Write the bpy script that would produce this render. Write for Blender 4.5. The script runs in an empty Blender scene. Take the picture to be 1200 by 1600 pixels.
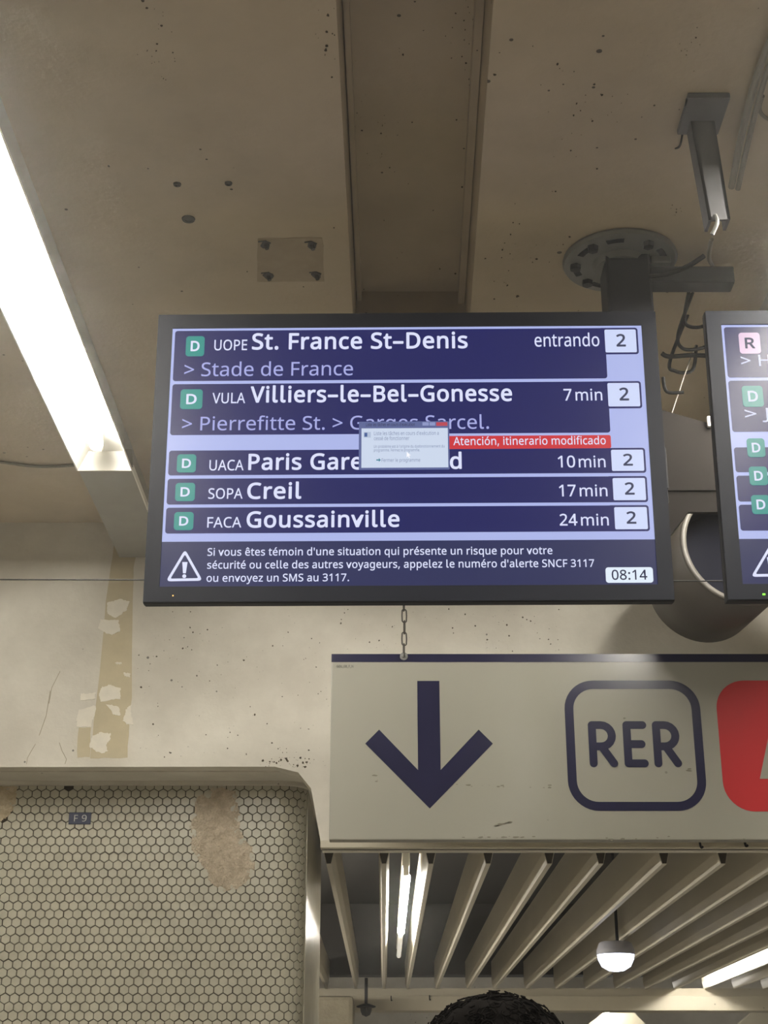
import bpy, bmesh, math, random
from math import sin, cos, tan, pi, radians, atan2, sqrt
from mathutils import Vector, Matrix, noise, geometry

# ------------------------------------------------------------------ camera, world, exposure
SC = bpy.context.scene
COL = SC.collection
F_PX, PITCH, EYE = 2347.0, radians(22.0), 1.6
cam_data = bpy.data.cameras.new('camera')
cam_data.sensor_fit = 'HORIZONTAL'
cam_data.sensor_width = 36.0
cam_data.lens = 36.0 * F_PX / 1200.0
cam_data.clip_start = 0.05
cam = bpy.data.objects.new('camera', cam_data)
COL.objects.link(cam)
cam.location = (0, 0, EYE)
cam.rotation_euler = (pi / 2 + PITCH, 0, 0)
SC.camera = cam

world = bpy.data.worlds.new('station_glare_haze')
world.use_nodes = True
world.node_tree.nodes['Background'].inputs[0].default_value = (1.0, 0.93, 0.82, 1)
world.node_tree.nodes['Background'].inputs[1].default_value = 0.02
# thin haze added to stand in for lens glare round the tubes
air = world.node_tree.nodes.new('ShaderNodeVolumeScatter')
air.inputs['Density'].default_value = 0.0065
air.inputs['Anisotropy'].default_value = 0.85
air.inputs['Color'].default_value = (1.0, 0.97, 0.9, 1)
world.node_tree.links.new(air.outputs[0], world.node_tree.nodes['World Output'].inputs['Volume'])
SC.world = world
SC.view_settings.view_transform = 'Standard'
SC.view_settings.look = 'None'
SC.view_settings.exposure = 0.0
SC.view_settings.gamma = 1.0
SC.view_settings.use_curve_mapping = False
try:
    SC.cycles.max_bounces = 6
    SC.cycles.diffuse_bounces = 4
    SC.cycles.sample_clamp_indirect = 6.0
except Exception:
    pass

TUBE_POWER = 185.0          # emission of the hall tubes
PASSAGE_POWER = 85.0       # emission of the tubes between the slats
WALL_POWER = 20.0          # hall tubes behind the photographer

# ------------------------------------------------------------------ sight lines (pixel of the photo -> point of the place)
def ray(u, v):
    a = (u - 600.0) / F_PX
    b = -(v - 800.0) / F_PX
    return Vector((a, cos(PITCH) - b * sin(PITCH), sin(PITCH) + b * cos(PITCH)))
def at(u, v, Y):
    r = ray(u, v)
    t = Y / r.y
    return Vector((r.x * t, Y, EYE + r.z * t))
def atz(u, v, z):
    r = ray(u, v)
    t = (z - EYE) / r.z
    return Vector((r.x * t, r.y * t, z))

# ------------------------------------------------------------------ colour and materials
def lin(c):
    return tuple(((x / 255.0) / 12.92 if x <= 10 else (((x / 255.0) + 0.055) / 1.055) ** 2.4) for x in c)
MATS = {}
def mat(name, rgb, rough=0.6, metal=0.0, bump=0.0, bump_scale=40.0, var=0.0, var_scale=6.0, var_rgb=None,
        speck=0.0, speck_scale=30.0, emit=0.0, coat=0.0, spec=0.5):
    if name in MATS:
        return MATS[name]
    m = bpy.data.materials.new(name)
    m.use_nodes = True
    nt = m.node_tree
    b = nt.nodes['Principled BSDF']
    c = lin(rgb)
    b.inputs['Base Color'].default_value = (*c, 1)
    b.inputs['Roughness'].default_value = rough
    b.inputs['Metallic'].default_value = metal
    b.inputs['Specular IOR Level'].default_value = spec
    if coat:
        b.inputs['Coat Weight'].default_value = coat
        b.inputs['Coat Roughness'].default_value = 0.2
    tc = nt.nodes.new('ShaderNodeTexCoord')
    sock = None
    if var:
        n = nt.nodes.new('ShaderNodeTexNoise')
        n.inputs['Scale'].default_value = var_scale
        n.inputs['Detail'].default_value = 6
        n.inputs['Roughness'].default_value = 0.62
        nt.links.new(tc.outputs['Object'], n.inputs['Vector'])
        r = nt.nodes.new('ShaderNodeValToRGB')
        r.color_ramp.elements[0].position = 0.36
        r.color_ramp.elements[1].position = 0.68
        r.color_ramp.elements[0].color = (*[x * (1 - var) for x in c], 1)
        r.color_ramp.elements[1].color = (*(lin(var_rgb) if var_rgb else c), 1)
        nt.links.new(n.outputs['Fac'], r.inputs['Fac'])
        sock = r.outputs['Color']
    if speck:
        n2 = nt.nodes.new('ShaderNodeTexVoronoi')
        n2.inputs['Scale'].default_value = speck_scale
        nt.links.new(tc.outputs['Object'], n2.inputs['Vector'])
        n3 = nt.nodes.new('ShaderNodeTexNoise')
        n3.inputs['Scale'].default_value = speck_scale * 0.16
        n3.inputs['Detail'].default_value = 2
        nt.links.new(tc.outputs['Object'], n3.inputs['Vector'])
        # a speck only in cells whose own random value is high and where the patchy noise allows it
        sep = nt.nodes.new('ShaderNodeSeparateColor')
        nt.links.new(n2.outputs['Color'], sep.inputs[0])
        thr = nt.nodes.new('ShaderNodeMath'); thr.operation = 'MULTIPLY_ADD'
        nt.links.new(n3.outputs['Fac'], thr.inputs[0]); thr.inputs[1].default_value = 0.9; thr.inputs[2].default_value = -0.43
        siz = nt.nodes.new('ShaderNodeMath'); siz.operation = 'MULTIPLY'
        nt.links.new(sep.outputs[0], siz.inputs[0]); nt.links.new(thr.outputs[0], siz.inputs[1])
        lt = nt.nodes.new('ShaderNodeMath'); lt.operation = 'LESS_THAN'
        nt.links.new(n2.outputs['Distance'], lt.inputs[0]); nt.links.new(siz.outputs[0], lt.inputs[1])
        amt = nt.nodes.new('ShaderNodeMath'); amt.operation = 'MULTIPLY'
        nt.links.new(lt.outputs[0], amt.inputs[0]); amt.inputs[1].default_value = speck
        mx = nt.nodes.new('ShaderNodeMix'); mx.data_type = 'RGBA'
        nt.links.new(amt.outputs[0], mx.inputs['Factor'])
        if sock: nt.links.new(sock, mx.inputs['A'])
        else: mx.inputs['A'].default_value = (*c, 1)
        mx.inputs['B'].default_value = (*[x * 0.12 for x in c], 1)
        sock = mx.outputs['Result']
    if sock:
        nt.links.new(sock, b.inputs['Base Color'])
    if bump:
        nb = nt.nodes.new('ShaderNodeTexNoise')
        nb.inputs['Scale'].default_value = bump_scale
        nb.inputs['Detail'].default_value = 5
        nt.links.new(tc.outputs['Object'], nb.inputs['Vector'])
        bp = nt.nodes.new('ShaderNodeBump')
        bp.inputs['Strength'].default_value = bump
        bp.inputs['Distance'].default_value = 0.01
        nt.links.new(nb.outputs['Fac'], bp.inputs['Height'])
        nt.links.new(bp.outputs['Normal'], b.inputs['Normal'])
    if emit:
        b.inputs['Emission Color'].default_value = (*c, 1)
        b.inputs['Emission Strength'].default_value = emit
    MATS[name] = m
    return m
def glow(name, rgb, k=1.0, base=(6, 6, 9), rough=0.3):
    """a picture element of a lit screen, or a lamp: emits its own colour"""
    if name in MATS:
        return MATS[name]
    m = bpy.data.materials.new(name)
    m.use_nodes = True
    b = m.node_tree.nodes['Principled BSDF']
    b.inputs['Base Color'].default_value = (*lin(base), 1)
    b.inputs['Roughness'].default_value = rough
    b.inputs['Specular IOR Level'].default_value = 0.12
    b.inputs['Emission Color'].default_value = (*lin(rgb), 1)
    b.inputs['Emission Strength'].default_value = k
    MATS[name] = m
    return m

CONCRETE = mat('painted_concrete', (206, 200, 186), 0.75, bump=0.18, bump_scale=60, var=0.13, var_scale=3.0, var_rgb=(214, 209, 196), speck=0.8, speck_scale=26)
CEILING = mat('painted_ceiling', (178, 163, 137), 0.7, bump=0.12, bump_scale=70, var=0.10, var_scale=2.2, var_rgb=(187, 172, 146), speck=0.9, speck_scale=24)
TILE = mat('glazed_tile', (180, 176, 158), 0.32, var=0.10, var_scale=14, var_rgb=(188, 184, 166))
GROUT = mat('dark_grout', (56, 48, 34), 0.9, var=0.3, var_scale=30)
PLASTER = mat('rough_plaster', (196, 180, 156), 0.95, bump=0.9, bump_scale=110, var=0.25, var_scale=40, var_rgb=(206, 192, 170))
GLOSS = mat('glossy_wall_paint', (188, 182, 162), 0.22, bump=0.25, bump_scale=45, var=0.1, var_scale=8)
BEAM = mat('cream_beam_paint', (198, 190, 170), 0.6, var=0.08, var_scale=5, speck=0.5, speck_scale=18)
SLAT = mat('cream_slat_metal', (206, 199, 182), 0.45, var=0.06, var_scale=3)
BLACKVOID = mat('black_plenum', (58, 56, 54), 0.9)
FLOORM = mat('grey_floor', (176, 172, 164), 0.5, var=0.2, var_scale=4)
BEZEL = mat('dark_bezel', (20, 22, 29), 0.5, spec=0.1)
BEZEL_SIDE = mat('dark_housing', (22, 23, 26), 0.55, spec=0.12)
POST = mat('dark_steel', (38, 38, 43), 0.55, spec=0.2, var=0.15, var_scale=9)
STEEL = mat('grey_steel', (120, 120, 116), 0.45, metal=0.2, var=0.15, var_scale=12)
BRACKETM = mat('bracket_grey', (92, 91, 92), 0.75, spec=0.15, var=0.1, var_scale=10)
COWL = mat('grey_sheet', (40, 37, 35), 0.8, spec=0.05, var=0.08, var_scale=6)
DRUM = mat('drum_grey', (72, 67, 61), 0.55, var=0.1, var_scale=6)
DRUM_RIM = mat('drum_rim_grey', (80, 76, 70), 0.5)
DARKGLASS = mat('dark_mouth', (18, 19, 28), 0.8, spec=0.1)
SIGNW = mat('sign_enamel', (145, 142, 131), 0.24, var=0.05, var_scale=2.0, speck=0.35, speck_scale=16)
NAVY = mat('sign_navy', (28, 28, 52), 0.26)
RED = mat('sign_red', (168, 48, 50), 0.26)
CABLE = mat('cable_grey', (122, 116, 102), 0.6)
CABLE_DARK = mat('cable_dark', (22, 21, 20), 0.7, spec=0.1)
WHITEMETAL = mat('reflector_white', (232, 230, 222), 0.4)
RAILM = mat('rail_grey', (150, 148, 140), 0.55, var=0.1, var_scale=10)
PLUG = mat('anchor_grey', (74, 72, 66), 0.7, var=0.3, var_scale=60)
PATCH = mat('old_paint_mark', (166, 150, 124), 0.75, var=0.12, var_scale=30)
STRIPE = mat('ochre_old_paint', (190, 178, 148), 0.7, var=0.12, var_scale=12)
FILLER = mat('white_filler', (222, 216, 201), 0.75, var=0.08, var_scale=30)
HAIR = mat('black_hair', (10, 8, 7), 0.8, spec=0.02)
SKIN = mat('skin', (150, 108, 84), 0.55)
COAT = mat('dark_coat', (44, 46, 54), 0.8, bump=0.2, bump_scale=120)
TROUSER = mat('dark_trousers', (38, 38, 44), 0.85)
TUBE = glow('lit_tube', (255, 250, 240), TUBE_POWER)
TUBE_REAR = glow('lit_rear_tube', (255, 246, 226), WALL_POWER)
TUBE_P = glow('lit_passage_tube', (255, 250, 240), PASSAGE_POWER)
TUBE_FILL = glow('hidden_fill_tube', (255, 248, 234), 150.0)  # for the added hidden lamp that brightens the slats
TUBE_DIM = glow('dim_tube', (210, 205, 190), 0.8, base=(200, 196, 186))
DOMELIT = glow('lit_dome', (225, 232, 255), 5.0)

# ------------------------------------------------------------------ mesh helpers
def link(o, parent=None):
    COL.objects.link(o)
    if parent is not None:
        o.parent = parent
    return o
def tag(o, label, cat, group=None, kind=None):
    o['label'] = label
    o['category'] = cat
    if group: o['group'] = group
    if kind: o['kind'] = kind
    return o
def thing(name, label, cat, loc=(0, 0, 0), rot=(0, 0, 0), group=None):
    o = bpy.data.objects.new(name, None)
    o.empty_display_size = 0.05
    link(o)
    o.location = loc
    o.rotation_euler = rot
    return tag(o, label, cat, group)
def obj(name, bm, m, parent=None, smooth=False, loc=None):
    me = bpy.data.meshes.new(name)
    bmesh.ops.recalc_face_normals(bm, faces=bm.faces[:])
    bm.to_mesh(me)
    bm.free()
    for x in (m if isinstance(m, (list, tuple)) else [m]):
        me.materials.append(x)
    if smooth:
        for p in me.polygons: p.use_smooth = True
    o = bpy.data.objects.new(name, me)
    if loc is not None: o.location = loc
    return link(o, parent)
def struct(name, bm, m, smooth=False, label=None, cat=None):
    o = obj(name, bm, m, None, smooth)
    o['kind'] = 'structure'
    if label: o['label'] = label
    if cat: o['category'] = cat
    return o
def BM(): return bmesh.new()
def box(bm, lo, hi, bev=0.0, mi=0):
    r = bmesh.ops.create_cube(bm, size=1.0)
    vs = r['verts']
    for v in vs:
        v.co = Vector([lo[i] + (v.co[i] + 0.5) * (hi[i] - lo[i]) for i in range(3)])
    fs = set(f for v in vs for f in v.link_faces)
    for f in fs: f.material_index = mi
    if bev:
        es = list(set(e for v in vs for e in v.link_edges))
        bmesh.ops.bevel(bm, geom=es, offset=bev, segments=2, affect='EDGES', profile=0.6)
def prism(bm, pts, y0, y1, mi=0):
    """polygon of (x, z) pulled from y0 to y1"""
    a = [bm.verts.new((x, y0, z)) for x, z in pts]
    b = [bm.verts.new((x, y1, z)) for x, z in pts]
    n = len(pts)
    fs = [bm.faces.new(a), bm.faces.new(b[::-1])]
    for i in range(n):
        fs.append(bm.faces.new((a[i], b[i], b[(i + 1) % n], a[(i + 1) % n])))
    for f in fs: f.material_index = mi
    return fs
def prism_dir(bm, pts, d):
    """3-D polygon pulled along vector d"""
    a = [bm.verts.new(p) for p in pts]
    b = [bm.verts.new(Vector(p) + Vector(d)) for p in pts]
    n = len(pts)
    bm.faces.new(a); bm.faces.new(b[::-1])
    for i in range(n):
        bm.faces.new((a[i], b[i], b[(i + 1) % n], a[(i + 1) % n]))
def tube(bm, pts, r, n=10, caps=True):
    pts = [Vector(p) for p in pts]
    rings = []
    up = None
    for i, p in enumerate(pts):
        t = (pts[min(i + 1, len(pts) - 1)] - pts[max(i - 1, 0)]).normalized()
        if up is None:
            up = Vector((0, 0, 1)) if abs(t.z) < 0.9 else Vector((1, 0, 0))
        s = t.cross(up).normalized()
        up = s.cross(t).normalized()
        rr = r[i] if isinstance(r, (list, tuple)) else r
        rings.append([bm.verts.new(p + s * (rr * cos(2 * pi * k / n)) + up * (rr * sin(2 * pi * k / n))) for k in range(n)])
    for a, b in zip(rings, rings[1:]):
        for k in range(n):
            bm.faces.new((a[k], a[(k + 1) % n], b[(k + 1) % n], b[k]))
    if caps:
        bm.faces.new(rings[0][::-1]); bm.faces.new(rings[-1])
def lathe(bm, prof, origin, axis, n=40):
    """profile of (radius, distance along axis)"""
    axis = Vector(axis).normalized()
    s = axis.cross(Vector((0, 0, 1)) if abs(axis.z) < 0.9 else Vector((1, 0, 0))).normalized()
    t = axis.cross(s)
    o = Vector(origin)
    rings = []
    for r, h in prof:
        c = o + axis * h
        if r < 1e-6: rings.append([bm.verts.new(c)])
        else: rings.append([bm.verts.new(c + s * (r * cos(2 * pi * k / n)) + t * (r * sin(2 * pi * k / n))) for k in range(n)])
    for a, b in zip(rings, rings[1:]):
        for k in range(n):
            k2 = (k + 1) % n
            if len(a) == 1 and len(b) == 1: continue
            if len(a) == 1: bm.faces.new((a[0], b[k], b[k2]))
            elif len(b) == 1: bm.faces.new((a[k], a[k2], b[0]))
            else: bm.faces.new((a[k], a[k2], b[k2], b[k]))
def smooth_path(pts, sub=6):
    P = [Vector(p) for p in pts]
    out = []
    for i in range(len(P) - 1):
        p0, p1, p2, p3 = P[max(i - 1, 0)], P[i], P[i + 1], P[min(i + 2, len(P) - 1)]
        for k in range(sub):
            t = k / sub
            out.append(0.5 * ((2 * p1) + (-p0 + p2) * t + (2 * p0 - 5 * p1 + 4 * p2 - p3) * t * t + (-p0 + 3 * p1 - 3 * p2 + p3) * t ** 3))
    out.append(P[-1])
    return out
def rrect(x0, z0, x1, z1, r, n=6):
    pts = []
    for cx, cz, a in ((x1 - r, z1 - r, 0), (x0 + r, z1 - r, 90), (x0 + r, z0 + r, 180), (x1 - r, z0 + r, 270)):
        for k in range(n + 1):
            t = radians(a + 90 * k / n)
            pts.append((cx + r * cos(t), cz + r * sin(t)))
    return pts
def inside(p, poly):
    c = False
    j = len(poly) - 1
    for i in range(len(poly)):
        xi, yi = poly[i]; xj, yj = poly[j]
        if (yi > p[1]) != (yj > p[1]) and p[0] < (xj - xi) * (p[1] - yi) / (yj - yi) + xi: c = not c
        j = i
    return c

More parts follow.
